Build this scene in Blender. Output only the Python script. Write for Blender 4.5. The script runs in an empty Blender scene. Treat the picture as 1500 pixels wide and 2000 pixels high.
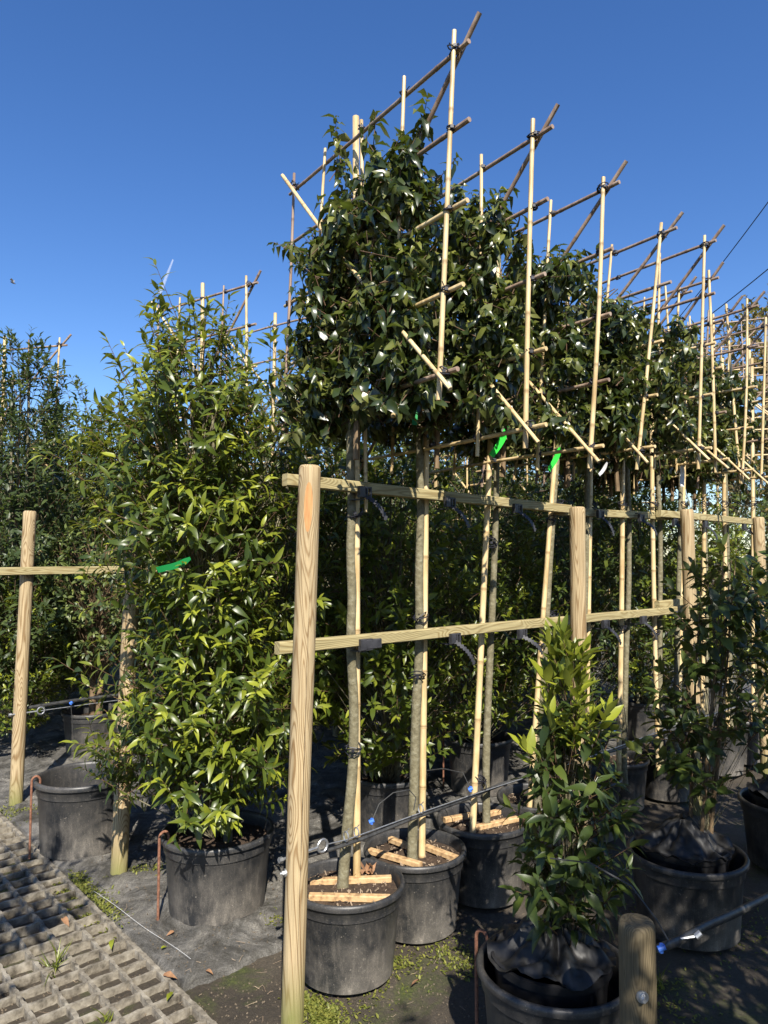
import bpy, math, random
import numpy as np
from mathutils import Vector, noise
R = math.radians
rng = np.random.default_rng(7); random.seed(7)
scn = bpy.context.scene
COL = scn.collection

# ------------------------------------------------------------ camera, sky, sun, exposure
H = 1.7; F = 1400.0; PITCH = math.atan(83/F)
cam = bpy.data.cameras.new('camera'); camo = bpy.data.objects.new('camera', cam); COL.objects.link(camo)
camo.location = (0, 0, H); camo.rotation_euler = (R(90)+PITCH, 0, 0)
cam.sensor_fit = 'VERTICAL'; cam.sensor_height = 24; cam.lens = F/2000*24
cam.clip_start = 0.02; cam.clip_end = 3000
scn.camera = camo
SUN_EL, SUN_AZ = 43.0, 171.0            # azimuth clockwise from +Y: the sun is behind the camera
wd = bpy.data.worlds.new('World'); scn.world = wd; wd.use_nodes = True
nt = wd.node_tree; bgn = nt.nodes['Background']
sky = nt.nodes.new('ShaderNodeTexSky'); sky.sky_type = 'NISHITA'; sky.sun_disc = False
sky.sun_elevation = R(SUN_EL); sky.sun_rotation = R(SUN_AZ)
sky.altitude = 300; sky.air_density = 1.0; sky.dust_density = 0.35; sky.ozone_density = 3.0
hs = nt.nodes.new('ShaderNodeHueSaturation'); hs.inputs['Saturation'].default_value = 1.24; hs.inputs['Hue'].default_value = .510; nt.links.new(sky.outputs[0], hs.inputs['Color']); nt.links.new(hs.outputs[0], bgn.inputs[0]); bgn.inputs[1].default_value = 0.100
sl = bpy.data.lights.new('sun', 'SUN'); sl.energy = 5.0; sl.angle = R(0.5); sl.color = (1.0, 0.94, 0.84)
so = bpy.data.objects.new('sun', sl); COL.objects.link(so)
tosun = Vector((math.sin(R(SUN_AZ))*math.cos(R(SUN_EL)), math.cos(R(SUN_AZ))*math.cos(R(SUN_EL)), math.sin(R(SUN_EL))))
so.rotation_euler = tosun.to_track_quat('Z', 'Y').to_euler(); so.location = (2, -8, 12)
scn.view_settings.view_transform = 'Standard'; scn.view_settings.look = 'None'
scn.view_settings.exposure = 0.86; scn.view_settings.gamma = 1
scn.render.engine = 'CYCLES'
cy = scn.cycles; cy.max_bounces = 6; cy.diffuse_bounces = 3; cy.glossy_bounces = 2; cy.transmission_bounces = 3
cy.transparent_max_bounces = 8; cy.caustics_reflective = False; cy.caustics_refractive = False
cy.sample_clamp_indirect = 4

# ------------------------------------------------------------ the nursery's own axes: s runs along the rows, n across them
DS = np.array([0.74237697, 0.66998241]); DN = np.array([-0.66998241, 0.74237697])
def w(s, n, z=0.0):
    q = DS*s + DN*n; return np.array([q[0], q[1], z])
def ray(px, py):
    x = (px-750)/F; z = -(py-1000)/F; c, s = math.cos(PITCH), math.sin(PITCH)
    return np.array([x, c-z*s, s+z*c])
def on_n(px, py, n):                     # measured point on the vertical plane of a row
    r = ray(px, py); return r*(n/(r[:2] @ DN)) + np.array([0, 0, H])
def aty(px, py, Y):
    r = ray(px, py); return r*(Y/r[1]) + np.array([0, 0, H])

# ------------------------------------------------------------ materials
def newmat(name):
    m = bpy.data.materials.new(name); m.use_nodes = True
    nt = m.node_tree; b = nt.nodes['Principled BSDF']
    return m, nt, b
def nd(nt, t, **k):
    n = nt.nodes.new(t)
    for a, v in k.items():
        if a in n.inputs.keys(): n.inputs[a].default_value = v
        else: setattr(n, a, v)
    return n
def ramp(nt, stops, src=None):
    r = nt.nodes.new('ShaderNodeValToRGB'); e = r.color_ramp.elements
    while len(e) < len(stops): e.new(0.5)
    for i, (p, c) in enumerate(stops):
        e[i].position = p; e[i].color = (*c, 1) if len(c) == 3 else c
    if src is not None: nt.links.new(src, r.inputs[0])
    return r
def coords(nt, scale=(1,1,1), kind='Object'):
    tc = nt.nodes.new('ShaderNodeTexCoord'); mp = nt.nodes.new('ShaderNodeMapping')
    mp.inputs['Scale'].default_value = scale
    nt.links.new(tc.outputs[kind], mp.inputs[0]); return mp.outputs[0]
def noise_n(nt, vec, scale, detail=4, rough=.6, dist=0.0):
    n = nd(nt, 'ShaderNodeTexNoise'); n.inputs['Scale'].default_value = scale; n.inputs['Detail'].default_value = detail
    n.inputs['Roughness'].default_value = rough; n.inputs['Distortion'].default_value = dist
    if vec is not None: nt.links.new(vec, n.inputs['Vector'])
    return n.outputs[0]
def bump(nt, b, src, strength=.3, dist=.01):
    n = nd(nt, 'ShaderNodeBump'); n.inputs['Strength'].default_value = strength; n.inputs['Distance'].default_value = dist
    nt.links.new(src, n.inputs['Height']); nt.links.new(n.outputs[0], b.inputs['Normal'])
def mixc(nt, fac, a, b, mode='MIX'):
    m = nd(nt, 'ShaderNodeMix'); m.data_type = 'RGBA'; m.blend_type = mode
    for i, v in ((0, fac), (6, a), (7, b)):
        if hasattr(v, 'links') or isinstance(v, bpy.types.NodeSocket): nt.links.new(v, m.inputs[i])
        else: m.inputs[i].default_value = v if i == 0 else (*v, 1)
    return m.outputs[2]
def rand(nt):
    return nd(nt, 'ShaderNodeObjectInfo').outputs['Random']

def mat_noise(name, stops, scale=(1,1,1), nscale=8, rough=.7, bstr=.3, bdist=.01, spec=.4, detail=6, dist=0, metal=0):
    m, nt, b = newmat(name); v = coords(nt, scale)
    f = noise_n(nt, v, nscale, detail, .65, dist)
    r = ramp(nt, stops, f); nt.links.new(r.outputs[0], b.inputs['Base Color'])
    b.inputs['Roughness'].default_value = rough; b.inputs['Specular IOR Level'].default_value = spec; b.inputs['Metallic'].default_value = metal
    if bstr: bump(nt, b, f, bstr, bdist)
    return m

def mat_leaf(name, dark, mid, young, under, rough=.34, trans=.22, spec=.5, tcol=(.30,.42,.04)):
    m, nt, b = newmat(name)
    a = nd(nt, 'ShaderNodeAttribute'); a.attribute_name = 'tint'
    r = ramp(nt, [(0, dark), (.5, mid), (1, young)], a.outputs['Fac'])
    geo = nd(nt, 'ShaderNodeNewGeometry')
    und = mixc(nt, .5, r.outputs[0], under)
    c = mixc(nt, geo.outputs['Backfacing'], r.outputs[0], und)
    nt.links.new(c, b.inputs['Base Color'])
    b.inputs['Roughness'].default_value = rough; b.inputs['Specular IOR Level'].default_value = spec
    t = nd(nt, 'ShaderNodeBsdfTranslucent'); tc = mixc(nt, .55, r.outputs[0], tcol); nt.links.new(tc, t.inputs[0])
    mx = nd(nt, 'ShaderNodeMixShader'); mx.inputs[0].default_value = trans
    nt.links.new(b.outputs[0], mx.inputs[1]); nt.links.new(t.outputs[0], mx.inputs[2])
    nt.links.new(mx.outputs[0], nt.nodes['Material Output'].inputs['Surface'])
    return m
M = {}
M['leaf_dark'] = mat_leaf('dark_glossy_leaf', (.013,.022,.007), (.030,.046,.012), (.16,.17,.035), (.25,.25,.09), .31, .15, .5)
M['leaf_bright'] = mat_leaf('bright_laurel_leaf', (.018,.040,.010), (.074,.104,.013), (.29,.32,.032), (.18,.20,.05), .36, .32, .5, (.42,.45,.04))
M['leaf_mid'] = mat_leaf('mid_laurel_leaf', (.020,.036,.012), (.052,.080,.017), (.21,.24,.03), (.14,.17,.05), .38, .27, .45, (.34,.36,.05))
M['leaf_grey'] = mat_leaf('grey_green_leaf', (.024,.038,.015), (.048,.070,.024), (.16,.19,.045), (.13,.16,.08), .42, .18, .35)
M['leaf_yellow'] = mat_leaf('yellowish_hedge_leaf', (.05,.07,.015), (.13,.15,.03), (.28,.27,.06), (.2,.2,.08), .5, .3, .3)
M['leaf_autumn'] = mat_leaf('autumn_leaf', (.07,.06,.03), (.16,.12,.05), (.26,.18,.07), (.2,.15,.08), .6, .25, .2)
M['leaf_fallen'] = mat_noise('dry_fallen_leaf', [(.3,(.14,.07,.035)),(.7,(.33,.18,.09))], nscale=30, rough=.8)
M['bark_olive'] = mat_noise('olive_bark', [(.32,(.11,.095,.055)),(.5,(.165,.145,.085)),(.70,(.25,.23,.155))], (1,1,1.3), 34, .85, 1.0, .006)
M['bark_brown'] = mat_noise('brown_bark', [(.3,(.10,.065,.035)),(.7,(.26,.18,.10))], (1,1,.3), 50, .85, .5, .004)
M['twig'] = mat_noise('reddish_twig', [(.3,(.07,.035,.02)),(.7,(.13,.08,.04))], nscale=20, bstr=0)

def mat_bamboo(name, a, b_, c):
    m, nt, b = newmat(name); v = coords(nt, (1,1,.12))
    f = noise_n(nt, v, 60, 4, .6); f2 = noise_n(nt, coords(nt), 4, 3, .6)
    mx = nd(nt, 'ShaderNodeMath'); mx.operation = 'ADD'; nt.links.new(f, mx.inputs[0]); nt.links.new(f2, mx.inputs[1])
    hf = nd(nt, 'ShaderNodeMath'); hf.operation = 'MULTIPLY'; hf.inputs[1].default_value = .5; nt.links.new(mx.outputs[0], hf.inputs[0])
    r = ramp(nt, [(.34, a), (.5, b_), (.64, c)], hf.outputs[0])
    at = nd(nt, 'ShaderNodeAttribute'); at.attribute_name = 'node'
    c2 = mixc(nt, at.outputs['Fac'], r.outputs[0], (a[0]*.5, a[1]*.45, a[2]*.4))
    nt.links.new(c2, b.inputs['Base Color']); b.inputs['Roughness'].default_value = .42; bump(nt, b, f, .15, .003)
    return m
M['bamboo'] = mat_bamboo('pale_bamboo', (.40,.27,.12), (.60,.45,.23), (.68,.54,.32))
M['bamboo_grey'] = mat_bamboo('weathered_bamboo', (.17,.11,.075), (.30,.21,.15), (.42,.33,.24))

def mat_timber(name, base, late, green, patch=False, gscale=1.0):
    m, nt, b = newmat(name); tc = nt.nodes.new('ShaderNodeTexCoord')
    mp = nd(nt, 'ShaderNodeMapping'); mp.inputs['Scale'].default_value = (1,1,.10); nt.links.new(tc.outputs['Object'], mp.inputs[0])
    oi = nd(nt, 'ShaderNodeObjectInfo'); sc = nd(nt, 'ShaderNodeVectorMath'); sc.operation = 'SCALE'
    cb = nd(nt, 'ShaderNodeCombineXYZ')
    for i in range(3): nt.links.new(oi.outputs['Random'], cb.inputs[i])
    nt.links.new(cb.outputs[0], sc.inputs[0]); sc.inputs['Scale'].default_value = 7.3
    ad = nd(nt, 'ShaderNodeVectorMath'); ad.operation = 'ADD'; nt.links.new(mp.outputs[0], ad.inputs[0]); nt.links.new(sc.outputs[0], ad.inputs[1])
    n1 = noise_n(nt, ad.outputs[0], 7*gscale, 2.5, .45, .6)
    mul = nd(nt, 'ShaderNodeMath'); mul.operation = 'MULTIPLY'; mul.inputs[1].default_value = 190
    mv = nd(nt, 'ShaderNodeMapping'); mv.inputs['Scale'].default_value = (1,1,.33); nt.links.new(tc.outputs['Object'], mv.inputs[0])
    av = nd(nt, 'ShaderNodeVectorMath'); av.operation = 'ADD'; nt.links.new(mv.outputs[0], av.inputs[0]); nt.links.new(sc.outputs[0], av.inputs[1])
    vo = nd(nt, 'ShaderNodeTexVoronoi'); vo.inputs['Scale'].default_value = 8.5; nt.links.new(av.outputs[0], vo.inputs['Vector'])
    kn = nd(nt, 'ShaderNodeMapRange'); kn.interpolation_type = 'SMOOTHSTEP'; kn.inputs[1].default_value = .0; kn.inputs[2].default_value = .42; kn.inputs[3].default_value = .16; kn.inputs[4].default_value = 0; nt.links.new(vo.outputs['Distance'], kn.inputs[0])
    sm = nd(nt, 'ShaderNodeMath'); sm.operation = 'ADD'; nt.links.new(n1, sm.inputs[0]); nt.links.new(kn.outputs[0], sm.inputs[1]); nt.links.new(sm.outputs[0], mul.inputs[0])
    kd = ramp(nt, [(.05,(1,1,1)),(.10,(0,0,0))], vo.outputs['Distance'])
    sn = nd(nt, 'ShaderNodeMath'); sn.operation = 'SINE'; nt.links.new(mul.outputs[0], sn.inputs[0])
    mr = nd(nt, 'ShaderNodeMapRange'); mr.inputs[1].default_value = -1; mr.inputs[2].default_value = 1; nt.links.new(sn.outputs[0], mr.inputs[0])
    r = ramp(nt, [(.0, base), (.62, tuple(.86*x for x in base)), (1, late)], mr.outputs[0])
    f2 = noise_n(nt, coords(nt, (1,1,.3)), 5, 5, .6)
    st = ramp(nt, [(.35,(0,0,0)),(.7,(1,1,1))], f2)
    c = mixc(nt, st.outputs[0], r.outputs[0], tuple(.78*x for x in base), 'MIX'); c = mixc(nt, .55, r.outputs[0], c)
    c = mixc(nt, kd.outputs[0], c, tuple(.6*x for x in late))
    # fine vertical fibre
    ff = noise_n(nt, coords(nt, (1,1,.03)), 220, 2, .5)
    c = mixc(nt, .35, c, ramp(nt, [(.35,(.35,.35,.35)),(.65,(1,1,1))], ff).outputs[0], 'MULTIPLY')
    # green algae near the foot
    sx = nd(nt, 'ShaderNodeSeparateXYZ'); nt.links.new(tc.outputs['Object'], sx.inputs[0])
    gz = nd(nt, 'ShaderNodeMapRange'); gz.inputs[1].default_value = .02; gz.inputs[2].default_value = .22; gz.inputs[3].default_value = green; gz.inputs[4].default_value = 0
    nt.links.new(sx.outputs[2], gz.inputs[0])
    gn = nd(nt, 'ShaderNodeMath'); gn.operation = 'MULTIPLY'; nt.links.new(gz.outputs[0], gn.inputs[0]); nt.links.new(f2, gn.inputs[1])
    gm = nd(nt, 'ShaderNodeMath'); gm.operation = 'MULTIPLY'; gm.inputs[1].default_value = 1.7; gm.use_clamp = True; nt.links.new(gn.outputs[0], gm.inputs[0])
    c = mixc(nt, gm.outputs[0], c, (.16,.17,.05))
    nt.links.new(c, b.inputs['Base Color']); b.inputs['Roughness'].default_value = .75; b.inputs['Specular IOR Level'].default_value = .25
    bump(nt, b, mr.outputs[0], .25, .0025)
    return m
M['timber'] = mat_timber('round_post_timber', (.49,.375,.215), (.23,.14,.06), .8)
M['timber_rail'] = mat_timber('rail_timber', (.44,.37,.19), (.27,.20,.085), 0, gscale=.8)
M['timber_old'] = mat_timber('dark_weathered_timber', (.17,.135,.08), (.10,.078,.045), .3)
M['timber_cut'] = mat_noise('fresh_cut_timber', [(.3,(.36,.17,.06)),(.7,(.56,.31,.13))], (6,6,.6), 12, .8, .3, .003)
M['batten'] = mat_noise('rough_batten_wood', [(.34,(.22,.13,.065)),(.48,(.48,.31,.15)),(.72,(.62,.46,.26))], (1,1,1), 26, .8, .4, .004)

def mat_pot(name):
    m, nt, b = newmat(name); v = coords(nt)
    n1 = noise_n(nt, v, 4.5, 6, .65); n2 = noise_n(nt, v, 230, 3, .6); n3 = noise_n(nt, coords(nt, (1,1,.18)), 42, 5, .7)
    sx = nd(nt, 'ShaderNodeSeparateXYZ'); tc = nd(nt, 'ShaderNodeTexCoord'); nt.links.new(tc.outputs['Object'], sx.inputs[0])
    low = nd(nt, 'ShaderNodeMapRange'); low.inputs[1].default_value = 0; low.inputs[2].default_value = .3; low.inputs[3].default_value = 1.0; low.inputs[4].default_value = .3
    nt.links.new(sx.outputs[2], low.inputs[0])
    def mth(op, a, b2):
        n = nd(nt, 'ShaderNodeMath'); n.operation = op; n.use_clamp = True
        for i, q in enumerate((a, b2)):
            if isinstance(q, (int, float)): n.inputs[i].default_value = q
            else: nt.links.new(q, n.inputs[i])
        return n.outputs[0]
    d = mth('MULTIPLY', ramp(nt, [(.40,(0,0,0)),(.72,(1,1,1))], n1).outputs[0], low.outputs[0])
    d = mth('ADD', d, mth('MULTIPLY', ramp(nt, [(.5,(0,0,0)),(.75,(1,1,1))], n3).outputs[0], mth('MULTIPLY', low.outputs[0], .6)))
    sp = ramp(nt, [(.60,(0,0,0)),(.70,(1,1,1))], n2).outputs[0]
    d = mth('MULTIPLY', d, mth('ADD', mth('MULTIPLY', n2, 1.0), .15))
    d = mth('ADD', d, mth('MULTIPLY', sp, .22))
    n4 = noise_n(nt, v, 95, 2, .5); d = mth('ADD', d, mth('MULTIPLY', ramp(nt, [(.70,(0,0,0)),(.74,(1,1,1))], n4).outputs[0], .45))
    c = mixc(nt, d, (.022,.023,.025), (.30,.265,.22))
    nt.links.new(c, b.inputs['Base Color'])
    rr = nd(nt, 'ShaderNodeMapRange'); rr.inputs[3].default_value = .40; rr.inputs[4].default_value = .8; nt.links.new(d, rr.inputs[0])
    nt.links.new(rr.outputs[0], b.inputs['Roughness']); b.inputs['Specular IOR Level'].default_value = .45
    bump(nt, b, n2, .12, .002)
    return m
M['pot'] = mat_pot('dusty_black_plastic')
M['pot_clean'] = mat_noise('clean_black_plastic', [(.3,(.010,.010,.011)),(.8,(.03,.03,.032))], nscale=9, rough=.33, bstr=.05)
M['soil'] = mat_noise('potting_soil', [(.3,(.022,.014,.009)),(.6,(.07,.045,.028)),(.72,(.16,.12,.08))], nscale=70, rough=.95, bstr=.8, bdist=.01)
M['crumb'] = mat_noise('mud_crumb', [(.3,(.05,.038,.026)),(.7,(.17,.135,.095))], nscale=6, rough=.95, bstr=0)
M['chip'] = mat_noise('pale_bark_chip', [(.3,(.12,.075,.045)),(.7,(.42,.33,.23))], nscale=9, rough=.9)
M['cloth'] = mat_noise('black_cover_cloth', [(.3,(.014,.014,.014)),(.75,(.035,.034,.033))], nscale=14, rough=.5, bstr=.1)
M['moss'] = mat_noise('yellow_green_moss', [(.3,(.06,.075,.01)),(.7,(.24,.25,.045))], nscale=40, rough=.95, bstr=.6)
M['metal'] = mat_noise('galvanised_steel', [(.3,(.35,.36,.37)),(.7,(.6,.61,.62))], nscale=60, rough=.4, bstr=.1, metal=.8)
M['rust'] = mat_noise('rusty_steel', [(.3,(.09,.035,.02)),(.55,(.22,.10,.06)),(.75,(.33,.18,.11))], nscale=60, rough=.9, bstr=.6, bdist=.003)
M['pipe'] = mat_noise('black_irrigation_pipe', [(.3,(.016,.016,.017)),(.7,(.07,.07,.068))], nscale=30, rough=.42, bstr=.15)
M['plastic'] = mat_noise('grey_black_strap_plastic', [(.3,(.02,.02,.023)),(.7,(.055,.055,.062))], nscale=30, rough=.45, bstr=.05)
M['tie'] = mat_noise('black_tie', [(.3,(.010,.010,.014)),(.7,(.02,.02,.03))], nscale=30, rough=.5, bstr=0)
M['blue'] = mat_noise('blue_dripper_plastic', [(.3,(.03,.12,.55)),(.7,(.08,.22,.70))], nscale=30, rough=.4, bstr=0)
M['string'] = mat_noise('white_string', [(.3,(.6,.6,.6)),(.7,(.8,.8,.8))], nscale=30, bstr=0)
def mat_tag(name, c):
    m, nt, b = newmat(name); f = noise_n(nt, coords(nt), 25, 3)
    r = ramp(nt, [(.3, tuple(.9*x for x in c)), (.7, c)], f); nt.links.new(r.outputs[0], b.inputs['Base Color']); b.inputs['Roughness'].default_value = .4
    t = nd(nt, 'ShaderNodeBsdfTranslucent'); nt.links.new(r.outputs[0], t.inputs[0])
    mx = nd(nt, 'ShaderNodeMixShader'); mx.inputs[0].default_value = .35; nt.links.new(b.outputs[0], mx.inputs[1]); nt.links.new(t.outputs[0], mx.inputs[2])
    nt.links.new(mx.outputs[0], nt.nodes['Material Output'].inputs['Surface']); return m
M['tag_green'] = mat_tag('green_tape', (.06,.85,.09)); M['tag_white'] = mat_tag('white_tape', (.78,.78,.78)); M['tag_dark'] = mat_tag('deep_green_tape', (.02,.34,.09))

def mat_ground():
    m, nt, b = newmat('mud_ground'); v = coords(nt)
    a = noise_n(nt, v, 1.6, 8, .62, .4); c1 = ramp(nt, [(.3,(.045,.036,.026)),(.5,(.085,.068,.048)),(.72,(.15,.125,.095))], a).outputs[0]
    g = noise_n(nt, v, 2.7, 7, .7, .3); gm = ramp(nt, [(.53,(0,0,0)),(.66,(1,1,1))], g).outputs[0]
    f = noise_n(nt, v, 70, 12, .85)
    gc = ramp(nt, [(.3,(.035,.05,.012)),(.7,(.13,.15,.035))], f).outputs[0]
    c = mixc(nt, gm, c1, gc); c = mixc(nt, .5, c, ramp(nt, [(.35,(.15,.15,.15)),(.65,(1.7,1.65,1.55))], f).outputs[0], 'MULTIPLY')
    nt.links.new(c, b.inputs['Base Color']); b.inputs['Roughness'].default_value = .85
    bump(nt, b, f, 1.0, .02); return m
M['ground'] = mat_ground()
def mat_fabric():
    m, nt, b = newmat('weed_fabric'); v = coords(nt)
    d = noise_n(nt, v, 3.2, 12, .74, .9); f = noise_n(nt, coords(nt, (1,1,1)), 170, 5, .75)
    c = ramp(nt, [(.30,(.045,.038,.028)),(.42,(.09,.085,.075)),(.53,(.20,.19,.175)),(.70,(.42,.39,.34))], d).outputs[0]
    wv = noise_n(nt, coords(nt, (1,.06,1)), 60, 4, .6); wm = ramp(nt, [(.55,(0,0,0)),(.75,(1,1,1))], wv).outputs[0]
    c = mixc(nt, .5, c, mixc(nt, wm, (.4,.4,.4), (1.3,1.3,1.3)), 'MULTIPLY')
    c = mixc(nt, .75, c, ramp(nt, [(.38,(.35,.34,.32)),(.62,(1.25,1.25,1.22))], f).outputs[0], 'MULTIPLY')
    nt.links.new(c, b.inputs['Base Color']); b.inputs['Roughness'].default_value = .62; b.inputs['Specular IOR Level'].default_value = .35
    bump(nt, b, d, .9, .03); return m
M['fabric'] = mat_fabric()
M['concrete'] = mat_noise('weathered_concrete', [(.32,(.06,.050,.036)),(.50,(.20,.175,.135)),(.72,(.36,.325,.26))], nscale=22, rough=.92, bstr=.8, bdist=.006)
M['contrail'] = None
def mat_contrail():
    m, nt, b = newmat('thin_ice_cloud'); b.inputs['Base Color'].default_value = (.9,.9,.9,1); b.inputs['Roughness'].default_value = 1
    t = nd(nt, 'ShaderNodeBsdfTransparent'); mx = nd(nt, 'ShaderNodeMixShader'); mx.inputs[0].default_value = .13
    nt.links.new(t.outputs[0], mx.inputs[1]); nt.links.new(b.outputs[0], mx.inputs[2]); nt.links.new(mx.outputs[0], nt.nodes['Material Output'].inputs['Surface']); return m
M['contrail'] = mat_contrail()

# ------------------------------------------------------------ object helpers
def link(o, parent=None):
    COL.objects.link(o)
    if parent is not None: o.parent = parent
    return o
def tag(o, label=None, cat=None, group=None, kind=None):
    for k, v in (('label', label), ('category', cat), ('group', group), ('kind', kind)):
        if v: o[k] = v
    return o
def thing(name, loc, label, cat, group=None, rotz=0):
    o = bpy.data.objects.new(name, None); o.empty_display_size = .05
    o.location = tuple(loc); o.rotation_euler = (0, 0, rotz); link(o)
    return tag(o, label, cat, group)
def copy_tree(src, loc, rotz, label=None, group=None, scale=1.0):
    def rec(o, parent):
        c = o.copy(); COL.objects.link(c)
        if parent is not None: c.parent = parent
        for ch in [x for x in KIDS.get(o.name, [])]: rec(ch, c)
        return c
    c = rec(src, None); c.location = tuple(loc); c.rotation_euler = (0, 0, rotz); c.scale = (scale,)*3
    if label: c['label'] = label
    if group: c['group'] = group
    return c
KIDS = {}
class MB:
    def __init__(s): s.v = []; s.f = []; s.m = []; s.a = []
    def add(s, v, f, m=0, a=None):
        o = len(s.v); s.v += [tuple(map(float, p)) for p in v]; s.f += [tuple(i+o for i in q) for q in f]; s.m += [m]*len(f)
        s.a += list(a) if a is not None else [0.0]*len(v)
    def tube(s, pts, rad, seg=8, m=0, cap=True, att=None):
        pts = [np.array(p, float) for p in pts]; n = len(pts)
        rad = [rad]*n if isinstance(rad, (int, float)) else rad
        v = []; a = []; prev = None
        for i in range(n):
            t = pts[min(i+1, n-1)] - pts[max(i-1, 0)]; t = t/(np.linalg.norm(t)+1e-12)
            if prev is None:
                u = np.cross(t, [0, 0, 1.0]); u = np.array([1.0, 0, 0]) if np.linalg.norm(u) < .05 else u
            else: u = prev - t*(prev @ t)
            u /= np.linalg.norm(u); prev = u; k = np.cross(t, u)
            for j in range(seg):
                th = 2*math.pi*j/seg; v.append(pts[i] + rad[i]*(math.cos(th)*u + math.sin(th)*k)); a.append(att[i] if att else 0)
        f = [(i*seg+j, i*seg+(j+1) % seg, (i+1)*seg+(j+1) % seg, (i+1)*seg+j) for i in range(n-1) for j in range(seg)]
        if cap: f += [tuple(reversed(range(seg))), tuple((n-1)*seg+j for j in range(seg))]
        s.add(v, f, m, a); return s
    def box(s, c, size, ax=None, m=0, bev=.0):
        ax = ax if ax is not None else np.eye(3); c = np.array(c, float)
        hx, hy, hz = [q/2 for q in size]; b = min(bev, hx*.9, hy*.9, hz*.9)
        if b <= 0:
            v = [c + ax[0]*x*hx + ax[1]*y*hy + ax[2]*z*hz for x in (-1,1) for y in (-1,1) for z in (-1,1)]
            f = [(0,1,3,2),(4,6,7,5),(0,4,5,1),(2,3,7,6),(0,2,6,4),(1,5,7,3)]
            s.add(v, f, m); return s
        # bevelled: octagonal section extruded along x
        sec = [(-hy+b,-hz),(hy-b,-hz),(hy,-hz+b),(hy,hz-b),(hy-b,hz),(-hy+b,hz),(-hy,hz-b),(-hy,-hz+b)]
        v = [c + ax[0]*x + ax[1]*y + ax[2]*z for x in (-hx, hx) for y, z in sec]
        f = [(i, (i+1) % 8, 8+(i+1) % 8, 8+i) for i in range(8)] + [tuple(reversed(range(8))), tuple(range(8, 16))]
        s.add(v, f, m); return s
    def lathe(s, prof, seg=40, m=0, c=(0,0,0), wob=0):
        v = []
        for r, z in prof:
            for j in range(seg):
                th = 2*math.pi*j/seg; rr = r*(1+wob*math.sin(2*th+1))
                v.append((c[0]+rr*math.cos(th), c[1]+rr*math.sin(th), c[2]+z))
        n = len(prof)
        f = [(i*seg+j, i*seg+(j+1) % seg, (i+1)*seg+(j+1) % seg, (i+1)*seg+j) for i in range(n-1) for j in range(seg)]
        s.add(v, f, m); return s
    def build(s, name, mats, parent=None, origin=(0,0,0), smooth=True, angle=40):
        me = bpy.data.meshes.new(name); o_ = np.array(origin, float)
        v = np.array(s.v) - o_
        me.from_pydata(v.tolist(), [], s.f); mats = mats if isinstance(mats, (list, tuple)) else [mats]
        for q in mats: me.materials.append(q)
        me.polygons.foreach_set('material_index', s.m)
        if any(s.a):
            at = me.attributes.new('node', 'FLOAT', 'POINT'); at.data.foreach_set('value', s.a)
        if smooth:
            me.polygons.foreach_set('use_smooth', [True]*len(s.f))
            try: me.set_sharp_from_angle(angle=R(angle))
            except Exception: pass
        me.update()
        o = bpy.data.objects.new(name, me); link(o, parent)
        if parent is not None: KIDS.setdefault(parent.name, []).append(o)
        else: o.location = tuple(origin)
        return o

def mesh_np(name, V, loops, totals, mat, parent, tint=None, smooth=True):
    me = bpy.data.meshes.new(name); n = len(V); me.vertices.add(n); me.vertices.foreach_set('co', V.astype(np.float32).ravel())
    me.loops.add(len(loops)); me.loops.foreach_set('vertex_index', loops.astype(np.int32))
    me.polygons.add(len(totals)); st = np.concatenate([[0], np.cumsum(totals)[:-1]]).astype(np.int32)
    me.polygons.foreach_set('loop_start', st)
    me.polygons.foreach_set('use_smooth', np.full(len(totals), smooth))
    if tint is not None:
        at = me.attributes.new('tint', 'FLOAT', 'POINT'); at.data.foreach_set('value', tint.astype(np.float32))
    me.materials.append(mat); me.update(calc_edges=True); me.validate()
    o = bpy.data.objects.new(name, me); link(o, parent)
    if parent is not None: KIDS.setdefault(parent.name, []).append(o)
    return o

def nrm(a): return a/(np.linalg.norm(a, axis=-1, keepdims=True)+1e-9)
def leaf_mesh(name, P, D, N, L, W, T, mat, parent, curl=.25, fold=.35, hero=False, g=None, wave=0.0):
    g = g or rng; n = len(P); S = np.cross(N, D)
    if hero: t = np.array([0,.1,.28,.5,.72,.9,1]); hw = np.array([.03,.26,.46,.5,.36,.14,0])
    else: t = np.array([0,.3,.65,1]); hw = np.array([0,.48,.40,0])
    k = len(t)-2; cu = curl*(.4+1.2*g.random(n)); wv = wave*g.normal(size=(n, k, 2))
    verts = [P]; 
    for i in range(1, k+1):
        zc = -cu*t[i]**2*L; mid = P + D*(t[i]*L)[:, None] + N*zc[:, None]
        for sg, q in ((-1, 0), (0, 0), (1, 1)):
            if sg == 0: verts.append(mid)
            else:
                up = hw[i]*W*(fold + wv[:, i-1, q]); verts.append(mid + S*(sg*hw[i]*W)[:, None] + N*up[:, None])
    verts.append(P + D*L[:, None] - N*(cu*L)[:, None]*1.05)
    m = len(verts); V = np.stack(verts, 1).reshape(-1, 3)
    fs = [(0,1,2),(0,2,3)]
    for i in range(k-1):
        a = 1+3*i; fs += [(a,a+3,a+4,a+1),(a+1,a+4,a+5,a+2)]
    a = 1+3*(k-1); fs += [(a,m-1,a+1),(a+1,m-1,a+2)]
    fl = np.array([q for f in fs for q in f]); ft = np.array([len(f) for f in fs])
    loops = (fl[None, :] + (np.arange(n)*m)[:, None]).ravel(); tot = np.tile(ft, n)
    return mesh_np(name, V, loops, tot, mat, parent, np.repeat(T, m))
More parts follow.
